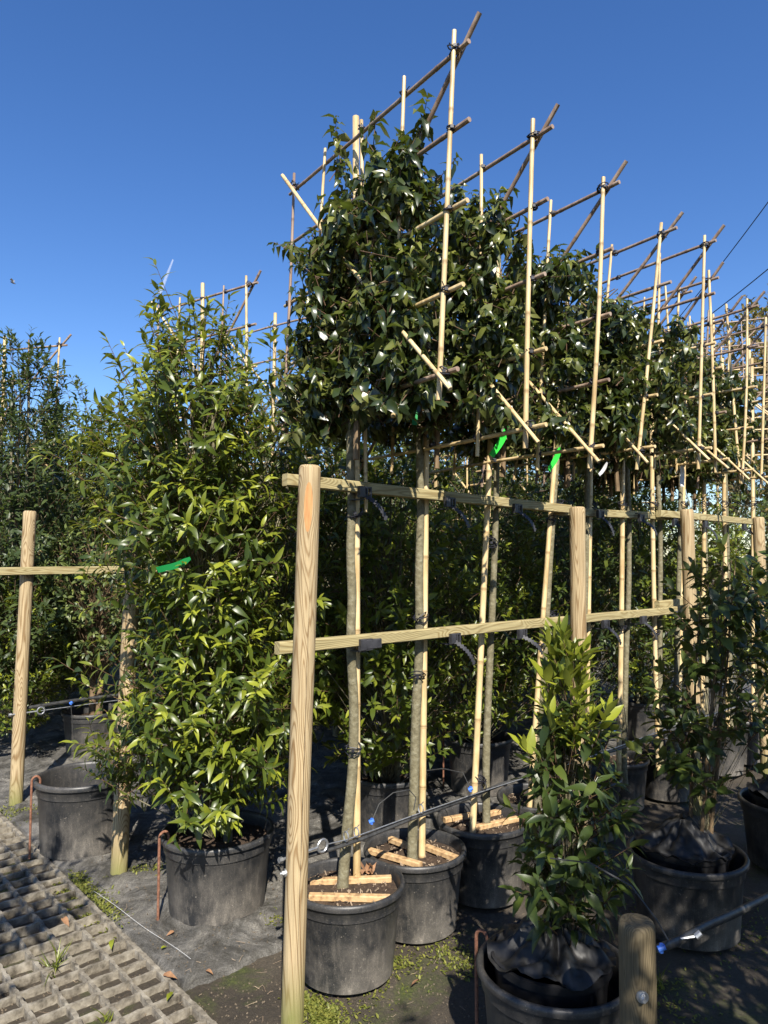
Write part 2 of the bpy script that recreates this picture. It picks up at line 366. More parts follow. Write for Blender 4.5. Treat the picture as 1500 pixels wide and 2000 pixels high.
def twig_mesh(name, A, B, ra, rb, mat, parent):
    n = len(A); D = nrm(B-A); U = nrm(np.cross(D, np.array([.3,.2,1.0]))); K = np.cross(D, U); vs = []
    for Pp, r in ((A, ra), (B, rb)):
        for j in range(3):
            th = 2*math.pi*j/3; vs.append(Pp + r*(math.cos(th)*U + math.sin(th)*K))
    V = np.stack(vs, 1).reshape(-1, 3); fl = np.array([0,1,4,3,1,2,5,4,2,0,3,5])
    loops = (fl[None, :] + (np.arange(n)*6)[:, None]).ravel()
    o = mesh_np(name, V, loops, np.full(3*n, 4), mat, parent, None); o['kind'] = 'stuff'; return o

def shoot_leaves(P, D, SL, K, L0, ratio, g, a0=70, a1=22, droop=0.0, up=.0, tip_tint=.8, base_tint=.35, tvar=.18):
    """K leaves up each shoot, whorled; returns arrays for leaf_mesh"""
    n = len(P); i = np.tile(np.arange(K), n); q = i/(K-1.0); idx = np.repeat(np.arange(n), K)
    Pp = P[idx] + D[idx]*(SL[idx]*q**.75)[:, None]
    U = nrm(np.cross(D, nrm(g.normal(size=(n, 3))))); Vv = np.cross(D, U)
    az = i*2.4 + np.repeat(g.random(n)*6.28, K) + g.normal(size=n*K)*.3
    a = R(1)*(a0 + (a1-a0)*q**1.3 + g.normal(size=n*K)*12)
    rad = U[idx]*np.cos(az)[:, None] + Vv[idx]*np.sin(az)[:, None]
    Dl = D[idx]*np.cos(a)[:, None] + rad*np.sin(a)[:, None]
    Dl = Dl + np.array([0, 0, 1.0])*(up - droop*(1-.5*q)*(.5+g.random(n*K)))[:, None]
    Dl = nrm(Dl); N = D[idx] + np.array([0, 0, .5]) + g.normal(size=(n*K, 3))*.25
    N = nrm(N - Dl*np.sum(N*Dl, 1)[:, None])
    L = L0*(.5+.75*g.random(n*K))*(1-.35*q**3); W = L*ratio*(.85+.3*g.random(n*K))
    young = np.repeat(g.random(n) , K)
    T = base_tint*(.5+g.random(n*K)) + tip_tint*q**2*np.clip(young*1.6-.4, 0, 1) + g.normal(size=n*K)*tvar*.5
    return Pp, Dl, N, L, W, np.clip(T, 0, 1)

# ============================================================ SETTING
def struct_mesh(name, V, Fq, mat, smooth=True):
    me = bpy.data.meshes.new(name); me.from_pydata(V.tolist(), [], Fq); me.materials.append(mat)
    me.polygons.foreach_set('use_smooth', [smooth]*len(Fq)); me.update()
    o = bpy.data.objects.new(name, me); link(o); o['kind'] = 'structure'; return o
def grid_faces(nx, ny): return [(i*ny+j, (i+1)*ny+j, (i+1)*ny+j+1, i*ny+j+1) for i in range(nx-1) for j in range(ny-1)]
def nz(x, y, k, z=0.0): return noise.noise(Vector((x*k, y*k, z)))
gx = np.unique(np.concatenate([np.linspace(-300, -8, 14), np.arange(-8, 10, .09), np.linspace(10, 300, 14)]))
gy = np.unique(np.concatenate([np.linspace(-300, -3, 14), np.arange(-3, 14, .09), np.linspace(14, 400, 16)]))
def gz(x, y):
    s_ = x*DS[0]+y*DS[1]
    return -.016+.010*nz(x, y, 1.7)+.006*nz(x, y, 6) - .004*min(1, max(0, (1.40-s_)/.06))*(1 if s_ > -4 else 0)
gx = np.unique(np.concatenate([gx, np.arange(-3.2, 3.5, .045)])); gy = np.unique(np.concatenate([gy, np.arange(1.2, 6, .045)]))
V = np.array([(x, y, gz(x, y)) for x in gx for y in gy])
struct_mesh('ground', V, grid_faces(len(gx), len(gy)), M['ground'])
# woven weed fabric laid over the mud from the path edge back
fs_, fn_ = np.concatenate([np.arange(1.36, 4.2, .022), np.arange(4.2, 15, .12)]), np.concatenate([np.arange(2.68, 6.0, .022), np.arange(6.0, 15, .12)])
V = []
for i, s in enumerate(fs_):
    for j, n in enumerate(fn_):
        ss, nn = s, n
        if i == 0: ss += .035*nz(n, 0, 6)
        if j == 0: nn += .05*nz(s, 3, 5)+.02*nz(s, 8, 20)
        edge = min(1, (s-1.36)/.1, (n-2.68)/.1)
        wr = abs(nz(s*1.2+n*.5, n*2.2-s*1.0, 2.3, 5))**1.5*.06 + .02*max(0, 1-abs(nz(s*2+n*1.2, n*.9-s*.6, 3.1, 12))*9)**2 + .012*abs(nz(s*3+n, n*4, 3, 2)) + .006*nz(s, n, 9)
        p = w(ss, nn, .004 + max(0, edge)*(wr*.8) - (.03 if edge <= 0 else 0)); V.append(p)
struct_mesh('weed_fabric', np.array(V), grid_faces(len(fs_), len(fn_)), M['fabric'])
# concrete grid paving of the path
def paving():
    b = MB(); a_s, a_n = .118, .104; s1 = 1.345
    def rib(p0, p1, wd_, ht):
        p0, p1 = np.array(p0), np.array(p1); d = p1-p0; Lr = np.linalg.norm(d); d /= Lr; sd = np.array([-d[1], d[0]]); k = max(2, int(Lr/.017))
        v = []
        for i in range(k+1):
            q = p0 + d*Lr*i/k
            n1, n2, n3 = (nz(q[0], q[1], 38, z) for z in (1, 4, 9)); n4 = nz(q[0], q[1], 9, 3)
            z = ht - .0035*abs(n3) - .004*max(0, n4)
            for off, zz in ((-wd_*.55-.005*n1, -.08), (-wd_*.40-.008*n1, z), (wd_*.40+.008*n2, z+.001*n3), (wd_*.55+.005*n2, -.08)):
                x = q + sd*off; v.append((*w(x[0], x[1]), 0)[:2] + (zz,))
        f = [(i*4+j, i*4+j+1, i*4+j+5, i*4+j+4) for i in range(k) for j in range(3)]
        b.add(v, f)
    S0, N0, N1 = s1-a_s*15, 1.1, 6.3
    k = 0
    s = s1
    while s > S0:
        rib((s, N0), (s, N1), .017 if k % 5 else .024, .013+.0012*(k % 2)); s -= a_s; k += 1
    n = N0; k = 0
    while n < N1:
        rib((S0, n), (s1, n), .018, .0115+.0008*(k % 2)); n += a_n; k += 1
    o = b.build('paving', M['concrete'], smooth=True, angle=30); o['kind'] = 'structure'
paving()

# ============================================================ POSTS, RAILS
def post(px0, base, top, r, label, mat='timber', patch=False, group='round timber posts', bolt=None, chamf=.012):
    base, top = np.array(base, float), np.array(top, float); d = top-base; L = np.linalg.norm(d)
    t = thing('timber_post', base, label, 'post', group)
    b = MB(); ks = np.concatenate([np.linspace(-.05, L-chamf, 40), [L-.003, L]])
    pts = [base + d/L*k + np.array([.004*nz(k, r*99, 1.3), .004*nz(k, 7+r*99, 1.3), 0]) for k in ks]
    rad = [r*(1+.02*nz(k, base[0], 2)) for k in ks[:-2]] + [r*.90, r*.8]
    b.tube(pts, rad, 28, cap=True)
    b.build('shaft', M[mat], t, base, angle=35)
    if patch:
        u = nrm(np.array([.1, -1.0, 0])); sd = np.array([1.0, .1, 0]); c = base + d*.925/1.0
        q = MB(); v = [c + u*(r+.0015)]; 
        for k in range(20):
            th = 2*math.pi*k/20; xx = .016*math.cos(th); zz = .085*math.sin(th)*(1.0 if math.sin(th) > 0 else 1.25)
            v.append(c + sd*xx + u*(math.sqrt(r*r-xx*xx)+.0012) + d/L*zz)
        q.add(v, [(0, i+1, (i+1) % 20+1) for i in range(20)]); q.build('cut_patch', M['timber_cut'], t, base)
    if patch:
        q = MB(); v = []; K = 60
        for k in range(K+1):
            zz = .02+1.62*k/K; phi = -1.12+.03*nz(zz, 2, 6)+.012*nz(zz, 5, 30); wd_ = .0011*max(.15, math.sin(math.pi*k/K))*(1+.6*nz(zz, 9, 20)); c = base+d/L*zz; rr = r*1.012+.0008
            for sg in (-1, 1): v.append(c+np.array([math.cos(phi+sg*wd_/r), math.sin(phi+sg*wd_/r), 0])*rr)
        q.add(v, [(2*k, 2*k+1, 2*k+3, 2*k+2) for k in range(K)]); q.build('drying_crack', M['soil'], t, base)
    if bolt is not None:
        z, side = bolt; u = nrm(np.array(side, float)); c = base + d*(z/L); q = MB()
        q.tube([c+u*(r-.004), c+u*(r+.003)], .015, 16); q.tube([c+u*(r+.003), c+u*(r+.012)], .009, 6); q.tube([c+u*(r+.012), c+u*(r+.02)], .005, 8)
        q.build('bolt', M['metal'], t, base, angle=30)
    return t
mp = w(1.59, 2.27); mtop = aty(605, 909, 2.75)
post(0, mp, mtop, .042, 'tall pale round post with an orange cut patch, at the near end of the rails', patch=True, bolt=(.52, (-1, -.35, 0)))
def colpost(x, n, ytop, r, label, lean=0, **k):
    t = on_n(x, ytop, n); b = t.copy(); b[2] = 0; b[0] += lean; return post(0, b, t, r, label, **k)
colpost(1127, 2.24, 990, .043, 'grey round post behind the upright young leaves of the foreground laurel, between two rails', lean=-.01)
colpost(1341, 2.24, 995, .043, 'brown round post where the two lower rails end, right of the middle', lean=.02)
colpost(1481, 2.24, 1010, .043, 'round post nearest the right edge of the photo')
post(0, on_n(30, 1572, 5.38)*np.array([1,1,0]), on_n(58, 998, 5.38), .043, 'pale round post at the far left standing behind a horizontal rail', bolt=None)
pB = w(1.575, 3.85); post(0, pB, pB+np.array([.045, .01, 1.93]), .043, 'mossy-footed post hidden in leaves, between the empty pot and the hooked pot')
pZ = aty(1243, 1797, 1.9); post(0, pZ*np.array([1,1,0])+np.array([.0,0,0]), pZ, .046, 'short dark weathered post with a bolt, lower right corner', mat='timber_old', group='round timber posts', bolt=(.60, (-.1, -1, 0)))

def rail(p0, p1, hgt, thk, label, mat='timber_rail', group='horizontal timber rails', name='timber_rail', cat='rail'):
    p0, p1 = np.array(p0, float), np.array(p1, float); d = p1-p0; L = np.linalg.norm(d); z = d/L
    x = nrm(np.cross([0, 0, 1.0], z)); y = np.cross(z, x); b = MB()
    sec = [(-thk/2+.004,-hgt/2),(thk/2-.004,-hgt/2),(thk/2,-hgt/2+.004),(thk/2,hgt/2-.004),(thk/2-.004,hgt/2),(-thk/2+.004,hgt/2),(-thk/2,hgt/2-.004),(-thk/2,-hgt/2+.004)]
    K = max(2, int(L/.12)); v = []
    for i in range(K+1):
        zz = L*i/K; dx = .003*nz(zz, p0[0]*3, 1.5); dy = .004*nz(zz, p0[1]*3+4, 1.2)
        v += [(a+dx, c+dy, zz) for a, c in sec]
    f = [(i*8+j, i*8+(j+1) % 8, i*8+8+(j+1) % 8, i*8+8+j) for i in range(K) for j in range(8)] + [tuple(reversed(range(8))), tuple(K*8+j for j in range(8))]
    b.add(v, f); o = b.build(name, M[mat], None, (0,0,0), angle=30)
    from mathutils import Matrix
    o.matrix_world = Matrix([[x[0], y[0], z[0], p0[0]], [x[1], y[1], z[1], p0[1]], [x[2], y[2], z[2], p0[2]], [0,0,0,1]])
    return tag(o, label, cat, group)
NR = 2.345
def railpt(x, y, n): return on_n(x, y, n)
rail(railpt(556, 937, NR), railpt(1112, 983+12, NR), .048, .036, 'upper rail starting at the near end post, its top edge shaded by the crown')
rail(railpt(1086, 998, NR+.045), railpt(1345, 1012, NR+.045), .048, .036, 'upper rail between the second and third posts of the espalier row')
rail(railpt(1286, 1003, NR+.002), railpt(1478, 1020, NR+.002), .048, .036, 'farthest upper rail, running to the post at the right edge')
rail(railpt(541, 1266, NR), railpt(1332, 1184+6, NR), .048, .036, 'long lower rail starting at the near end post')
rail(railpt(1283, 1181, NR+.045), railpt(1420, 1165, NR+.045), .048, .036, 'lower rail lapped behind the end of the long lower rail')
rail(railpt(1424, 1160, NR+.0), w(7.2, NR, 1.36), .052, .036, 'lower rail piece beside the post at the right edge')
rail(w(.35, 5.31, 1.585), w(5.0, 5.31, 1.585), .054, .036, 'greenish rail in front of the far left post, running behind the bright shrub')
rail(w(1.3, 6.95, 1.72), w(6.2, 6.95, 1.72), .052, .036, 'more distant rail seen low behind the far left post')
rail(w(5.3, 5.31, 1.62), w(9.2, 5.31, 1.62), .054, .036, 'distant greenish rail seen between the trunks in the middle')

# ============================================================ POTS
def pot_profile(Rr, h, k=.84):
    return [(.0,.004),(k*Rr*.93,.004),(k*Rr,.012),(k*Rr*1.005,.03),(Rr*.935,h*.79),(Rr*.94,h*.797),(Rr*.965,h*.80),(Rr*.975,h*.91),(Rr*.985,h*.915),
            (Rr*.985,h*.92),(Rr*1.0,h*.922),(Rr*1.03,h*.93),(Rr*1.035,h*.965),(Rr*1.02,h*.992),(Rr*.99,h),(Rr*.955,h*.99),(Rr*.94,h*.96),(Rr*.92,h*.80),(Rr*.90,h*.62),(Rr*k*.93,.03),(0,.03)]
def soil_mesh(t, c, Rr, z, mat='soil', name='soil', amp=.012, seed=0):
    b = MB(); v = [(c[0], c[1], c[2]+z)]; rings = 12; seg = 44
    for i in range(1, rings+1):
        for j in range(seg):
            th = 2*math.pi*j/seg; r = Rr*i/rings; x, y = r*math.cos(th), r*math.sin(th)
            v.append((c[0]+x, c[1]+y, c[2]+z+amp*nz(x+seed, y, 22)+amp*.8*nz(x, y+seed, 60)))
    f = [(0, 1+j, 1+(j+1) % seg) for j in range(seg)] + [(1+i*seg+j, 1+(i+1)*seg+j, 1+(i+1)*seg+(j+1) % seg, 1+i*seg+(j+1) % seg) for i in range(rings-1) for j in range(seg)]
    b.add(v, f); return b.build(name, M[mat], t, c)
def pot(s, n, Rr, h, label, soil=.86, k=.84, mat='pot', group='black plastic plant pots', z0=0, chips=0, xy=None):
    c = w(s, n, z0) if xy is None else np.array([xy[0], xy[1], z0])
    t = thing('plant_pot', c, label, 'plant pot', group)
    b = MB(); b.lathe(pot_profile(Rr, h, k), 56, c=c, wob=.012); o = b.build('pot_wall', M[mat], t, c, angle=50)
    if soil: soil_mesh(t, c, Rr*.925, h*soil, seed=s*3)
    if chips:
        g = np.random.default_rng(int(s*100)); q = MB()
        for _ in range(chips):
            r = Rr*.86*math.sqrt(g.random()); th = g.random()*6.28; e = .003+.005*g.random()
            a3 = nrm(g.normal(size=3)); b3 = nrm(np.cross(a3, g.normal(size=3))); ax = np.array([a3, b3, np.cross(a3, b3)])
            q.box((c[0]+r*math.cos(th), c[1]+r*math.sin(th), c[2]+h*soil+.006), (e*2.6, e*.9, e*.45), ax)
        o = q.build('bark_chips', M['chip'], t, c, smooth=False); o['kind'] = 'stuff'
    return t
Apots = [(1.925,2.36,.229,.362),(2.385,2.43,.228,.355),(2.86,2.42,.225,.375),(3.38,2.46,.22,.36),(3.9,2.5,.22,.36),(4.50,2.62,.20,.33),(4.95,2.5,.21,.36),(5.35,2.5,.21,.36),(5.8,2.5,.21,.36),(6.25,2.5,.21,.36),(6.7,2.5,.21,.36)]
Alab = ['black pot directly behind the near end post, two pale battens across its soil', 'second black pot of the espalier row, between two trunks with wooden wedges',
        'third black pot of the espalier row, dappled by shade', 'black pot of the espalier row hidden behind the upright foreground laurel', 'black pot behind the foreground laurel, beneath the fifth espalier',
        'small grey-dusted pot right of the foreground laurel, a pale cane standing in it'] + [f'black pot of the espalier row standing under its {q} tree' for q in ('seventh','eighth','ninth','tenth','eleventh')]
for (s, n, Rr, h), lb in zip(Apots, Alab): pot(s, n, Rr, h, lb, .86, k=.82, chips=110 if s < 4.6 else 0, group='black plastic plant pots' if s < 4.9 else 'pots far down the espalier row')
pot(1.80, 3.20, .262, .37, 'large black dusty pot of the bright laurel shrub, with a rusty hook over its rim', .84, k=.85)
def hook(p, z, toward, label, r=.0065):
    p = np.array(p, float); t = np.array(toward, float); b = MB(); pts = [p+np.array([0,0,.0]), p+np.array([0,0,z-.03])]
    for a in range(0, 181, 20):
        q = R(a); pts.append(p + t*(.022-.022*math.cos(q)) + np.array([0, 0, z-.03+.028*math.sin(q)]))
    pts.append(pts[-1] - np.array([0, 0, .03])); b.tube(pts, r, 10)
    o = b.build('rusty_hook', M['rust'], None, tuple(p)); return tag(o, label, 'hook', 'rusty steel hooks over pot rims')
pot(1.57, 4.36, .262, .42, 'empty open black pot with a rusty hook, left of the mossy post', soil=0, k=.86)
pot(3.0, 3.28, .225, .38, 'black pot behind the two nearest trunks', .8)
pot(4.06, 3.47, .236, .39, 'black pot with a rusty hook behind the third trunk', .8)
pot(2.36, 6.38, .25, .36, 'dusty pot of the grey-green round shrub at the left', .8)
def hook_at(s, n, Rr, px, py, label, z):      # a hook standing against a pot's wall
    c = w(s, n)[:2]; g = ray(px, py); g = g*((.15-H)/g[2]); d = nrm(g[:2]-c); p = c + d*(Rr*1.0+.022)
    hook((p[0], p[1], 0), z, (-d[0], -d[1], 0), label)
hook_at(1.80, 3.20, .262, 330, 1730, 'rusty hooked bar against the pot of the bright laurel shrub', .405)
hook_at(1.57, 4.36, .262, 76, 1620, 'rusty hooked bar against the empty pot', .45)
hook_at(4.06, 3.47, .236, 882, 1500, 'rusty hooked bar against the pot behind the third trunk', .42)

def batten(px0, py0, px1, py1, z, label, hh=.026, tt=.03):
    def g(px, py): r = ray(px, py); return r*((z-H)/r[2]) + np.array([0,0,H])
    p0, p1 = g(px0, py0), g(px1, py1)
    return rail(p0, p1, hh, tt, label, 'batten', 'rough wooden battens laid across the pots', 'wooden_batten', 'batten')
batten(604, 1752, 762, 1756, .322, 'rough batten across the front of the nearest pot')
batten(606, 1722, 764, 1717, .322, 'batten across the back of the nearest pot, behind the trunk')
batten(722, 1662, 822, 1690, .322, 'reddish batten at the left front of the second pot')
batten(832, 1655, 893, 1678, .322, 'batten to the right of the cane in the second pot')
batten(762, 1640, 800, 1655, .325, 'short batten end at the back of the second pot')
batten(925, 1618, 1010, 1600, .335, 'pale batten across the front of the third pot')
batten(955, 1590, 990, 1582, .335, 'short batten at the back of the third pot')
batten(868, 1602, 925, 1592, .335, 'striped-shaded batten at the left of the third pot')

# ============================================================ BAMBOO
def cane(b, p0, p1, r0, r1, g, m=0):
    p0, p1 = np.array(p0, float), np.array(p1, float); L = np.linalg.norm(p1-p0); d = (p1-p0)/L
    sp = .17+.1*g.random(); z = sp*g.random(); ks = [(0, 1, 0)]; sp *= 1.25
    while z < L-.02:
        if z > .02: ks += [(z-.012, 1, 0), (z-.004, 1.10, 1), (z+.001, 1.02, 1), (z+.004, 1.12, 1), (z+.014, 1, 0)]
        z += sp*(.85+.3*g.random())
    ks += [(L, 1, 0)]; sd = nrm(np.cross(d, g.normal(size=3))); bow = .006*g.normal()*min(1.5, L)
    pts = [p0 + d*k + sd*bow*math.sin(math.pi*k/L) for k, _, _ in ks]
    rad = [(r0+(r1-r0)*k/L)*q for k, q, _ in ks]
    b.tube(pts, rad, 9, m, True, [a*.5 for _, _, a in ks]); return b
def tie_mesh(parent, c, r, origin, g):
    b = MB(); 
    for k in range(3):
        a = nrm(np.array([g.normal()*.6, g.normal()*.6, 1.0])); u = nrm(np.cross(a, g.normal(size=3))); v = np.cross(a, u); rr = r*(1.25+.12*k)
        b.tube([np.array(c) + rr*(math.cos(t)*u + math.sin(t)*v) + a*(k-1)*.005 for t in np.linspace(0, 2*math.pi, 9)], .0028, 5, cap=False)
    b.box(np.array(c)+np.array([0, -r*1.3, 0]), (.012, .010, .012)); b.tube([np.array(c), np.array(c)+np.array([.018*g.normal(), -.02, .012*g.normal()])], .0022, 4)
    return b.build('tie', M['tie'], parent, origin)
FR = []
def frame(pTR, pBR, u, label, seed, width=1.2, hgt=1.2, cols=5, rows=5, ties=True, stake=None, grp='square bamboo trellises', brown=.5):
    g = np.random.default_rng(seed); u = nrm(np.array([u[0], u[1], 0.0])); fr = np.array([-u[1], u[0], 0.0])
    if fr[1] > 0: fr = -fr          # unit normal towards the camera side
    pTR, pBR = np.array(pTR, float), np.array(pBR, float); up = (pTR-pBR)/hgt; base = pBR.copy() + u*width/2; base[2] = 0
    t = thing('bamboo_trellis', base, label, 'bamboo trellis', grp)
    def P(a, b_): return pBR + up*hgt*b_ + u*width*a
    for i in range(cols):
        a = i/(cols-1); 
        if stake is not None and i == (cols-1)//2: continue
        top = .042+.025*g.random(); bot = .07+.05*g.random()
        m = 'bamboo' if (i == 0 or g.random() > .25) else 'bamboo_grey'
        if i == cols-1: m = 'bamboo_grey'
        r = (.0102 if i == 0 else .0084)*(.95+.15*g.random()); b = MB()
        cane(b, P(a, 0) - up*bot + u*.012*g.normal() + fr*.012, P(a, 1) + up*top + u*.012*g.normal() + fr*.012, r, r*.85, g); b.build('upright_cane', M[m], t, base)
    for j in range(rows):
        z = j/(rows-1); m = 'bamboo_grey' if (j >= rows-2 or g.random() < brown*.5) else 'bamboo'; b = MB()
        cane(b, P(0, z) - u*(.055+.035*g.random()) - fr*.010 + np.array([0,0,.006*g.normal()]), P(1, z) + u*(.05+.05*g.random()) - fr*.010 + np.array([0,0,.008*g.normal()]), .0094, .0078, g); b.build('cross_cane', M[m], t, base)
    for k, (a0, z0, a1, z1) in enumerate(((1,1,0,0),(0,1,1,0))):
        e = .065; d = P(a1, z1) - P(a0, z0); o_ = fr*(.032 if k == 0 else -.032)
        b = MB(); cane(b, P(a0, z0) - d*e*(1 if k == 0 else 1.25) + o_, P(a1, z1) + d*e + o_, .0096, .0082, g); b.build('diagonal_cane', M['bamboo' if k == 0 else 'bamboo_grey'], t, base)
    if stake is not None:
        b = MB(); cane(b, stake[0], stake[1], .0165, .0150, g); b.build('stake', M['bamboo'], t, base)
    if ties:
        for i in ((0, 1, 2, cols-1) if ties == 2 else (0,)):
            for j in range(rows):
                corner = i in (0, cols-1) and j in (0, rows-1)
                tie_mesh(t, P(i/(cols-1), j/(rows-1)), .019 if corner else .0125, base, g)
    return t

# ============================================================ FOLIAGE
def espalier_crown(g, nsh, K, L0, zlo=2.2, ztop=3.28, uL=.6, uR=.5, thick=.17, ridge=None):
    """shoots spread through a flat box; x runs to the near end, y along the row"""
    P = []
    while len(P) < nsh:
        u = g.uniform(-uL, uR); z = g.uniform(zlo, ztop+.15)
        top = ztop + .07*math.sin(u*7+g.random()) + (ridge(u) if ridge else 0); lo = zlo + .10*abs(math.sin(u*5+1)) + .04*g.random()
        if z > top or z < lo: continue
        if noise.noise(Vector((u*4.2, z*4.2, nsh*.37))) < -.24: continue
        P.append((u, .01+g.normal()*thick*.6, z))
    P = np.array(P); side = np.sign(g.random(nsh)-.5)[:, None]
    D = nrm(np.stack([.35*g.normal(size=nsh) + P[:, 0]*.6, side[:, 0]*.38 + .3*g.normal(size=nsh), .45+.45*g.normal(size=nsh)], 1))
    return P, D, g.uniform(.07, .17, nsh)
def add_foliage(t, name, mat, P, D, SL, K, L0, ratio, g, hero=False, off=(0,0,0), curl=.3, fold=.3, wave=0, twig=.0022, tw='twig', back=.06, **k):
    a = shoot_leaves(P+np.array(off), D, SL, K, L0, ratio, g, **k)
    o = leaf_mesh(name, *a, M[mat], t, curl, fold, hero, g, wave)
    A = P+np.array(off); tm = twig_mesh('twigs', A-D*back, A+D*SL[:, None], twig*1.3, twig*.6, M[tw], t)
    return o
def ridge1(u): return .10*math.exp(-((u+.14)/.06)**2) - .25*max(0, -u-.25) - .0*u + .18*math.exp(-((u-.33)/.07)**2)

# espaliered trees of the near row
frames_px = [((887,98),(866,728)),((1043,266),(1034,833)),((1178,368),(1152,873)),((1292,458),(1250,880)),((1377,480),(1367,876)),((1382,547),(1404,895)),((1423,608),(1442,915)),((1493,637),(1488,930)),((1330,572),(1322,893)),((1462,600),(1448,918))]
stakes_px = [((697,1740),(695,228)),((824,1662),(836,560)),((925,1582),(976,450)),((1040,1500),(1113,530)),((1146,1400),(1158,640)),((1208,1488),(1216,705)),((1284,1400),(1272,740)),((1326,1400),(1338,760)),((1372,1360),(1376,700)),((1420,1330),(1410,700)),((1470,1300),(1468,700))]
trunks_px = [[(668,1742),(676,1640),(690,1500),(692,1380),(684,1250),(689,1160),(683,1080),(688,1000),(683,900),(688,800),(690,640)],
    [(805,1662),(808,1560),(812,1400),(820,1250),(818,1120),(822,1000),(819,870),(822,780),(826,640)],
    [(950,1600),(949,1480),(955,1330),(962,1180),(967,1050),(970,930),(972,800),(985,650)],
    [(1048,1480),(1062,1300),(1074,1100),(1085,930),(1098,800),(1105,700)],
    [(1137,1450),(1140,1250),(1146,1080),(1147,950),(1148,850),(1150,700)],
    [(1218,1480),(1222,1300),(1228,1150),(1229,1000),(1224,900),(1222,760)],
    [(1288,1400),(1289,1200),(1290,1050),(1284,900),(1282,780)],
    [(1320,1400),(1324,1200),(1328,1050),(1330,900),(1332,780)],
    [(1378,1370),(1380,1200),(1377,1050),(1374,900),(1374,760)],
    [(1426,1330),(1424,1200),(1420,1050),(1416,900),(1412,760)],
    [(1474,1300),(1474,1180),(1472,1050),(1471,900),(1470,760)]]
order = ['nearest', 'second', 'third', 'fourth', 'fifth', 'sixth', 'seventh', 'eighth', 'ninth', 'tenth', 'eleventh']
fidx = {0:0, 1:1, 2:2, 4:3, 5:4, 6:8, 7:5, 8:9, 9:6, 10:7}
flab = ['bamboo trellis rising highest of all against the sky, nearest the camera', 'bamboo trellis next behind the highest one, its near corner lashed below the first',
        'third bamboo trellis from the camera, top corner at mid-height of the sky', 'fourth bamboo trellis, its near upright leaning to the right', 'fifth bamboo trellis, its near upright almost touching the sixth',
        'sixth bamboo trellis, its near upright leaning to the left', 'seventh bamboo trellis, standing before the brown autumn tree', 'bamboo trellis at the right edge of the photo', 'pale-topped bamboo trellis between the fifth and the leaning sixth', 'thin bamboo trellis squeezed between the seventh and the one at the right edge']
UL = np.array([-.72, .99])
frames3d = []
for (a, b) in frames_px:
    ra, rb = ray(*a), ray(*b); Y = 1.2/(ra[2]/ra[1]-rb[2]/rb[1]); frames3d.append((aty(*a, Y), aty(*b, Y)))
crown_protos = []
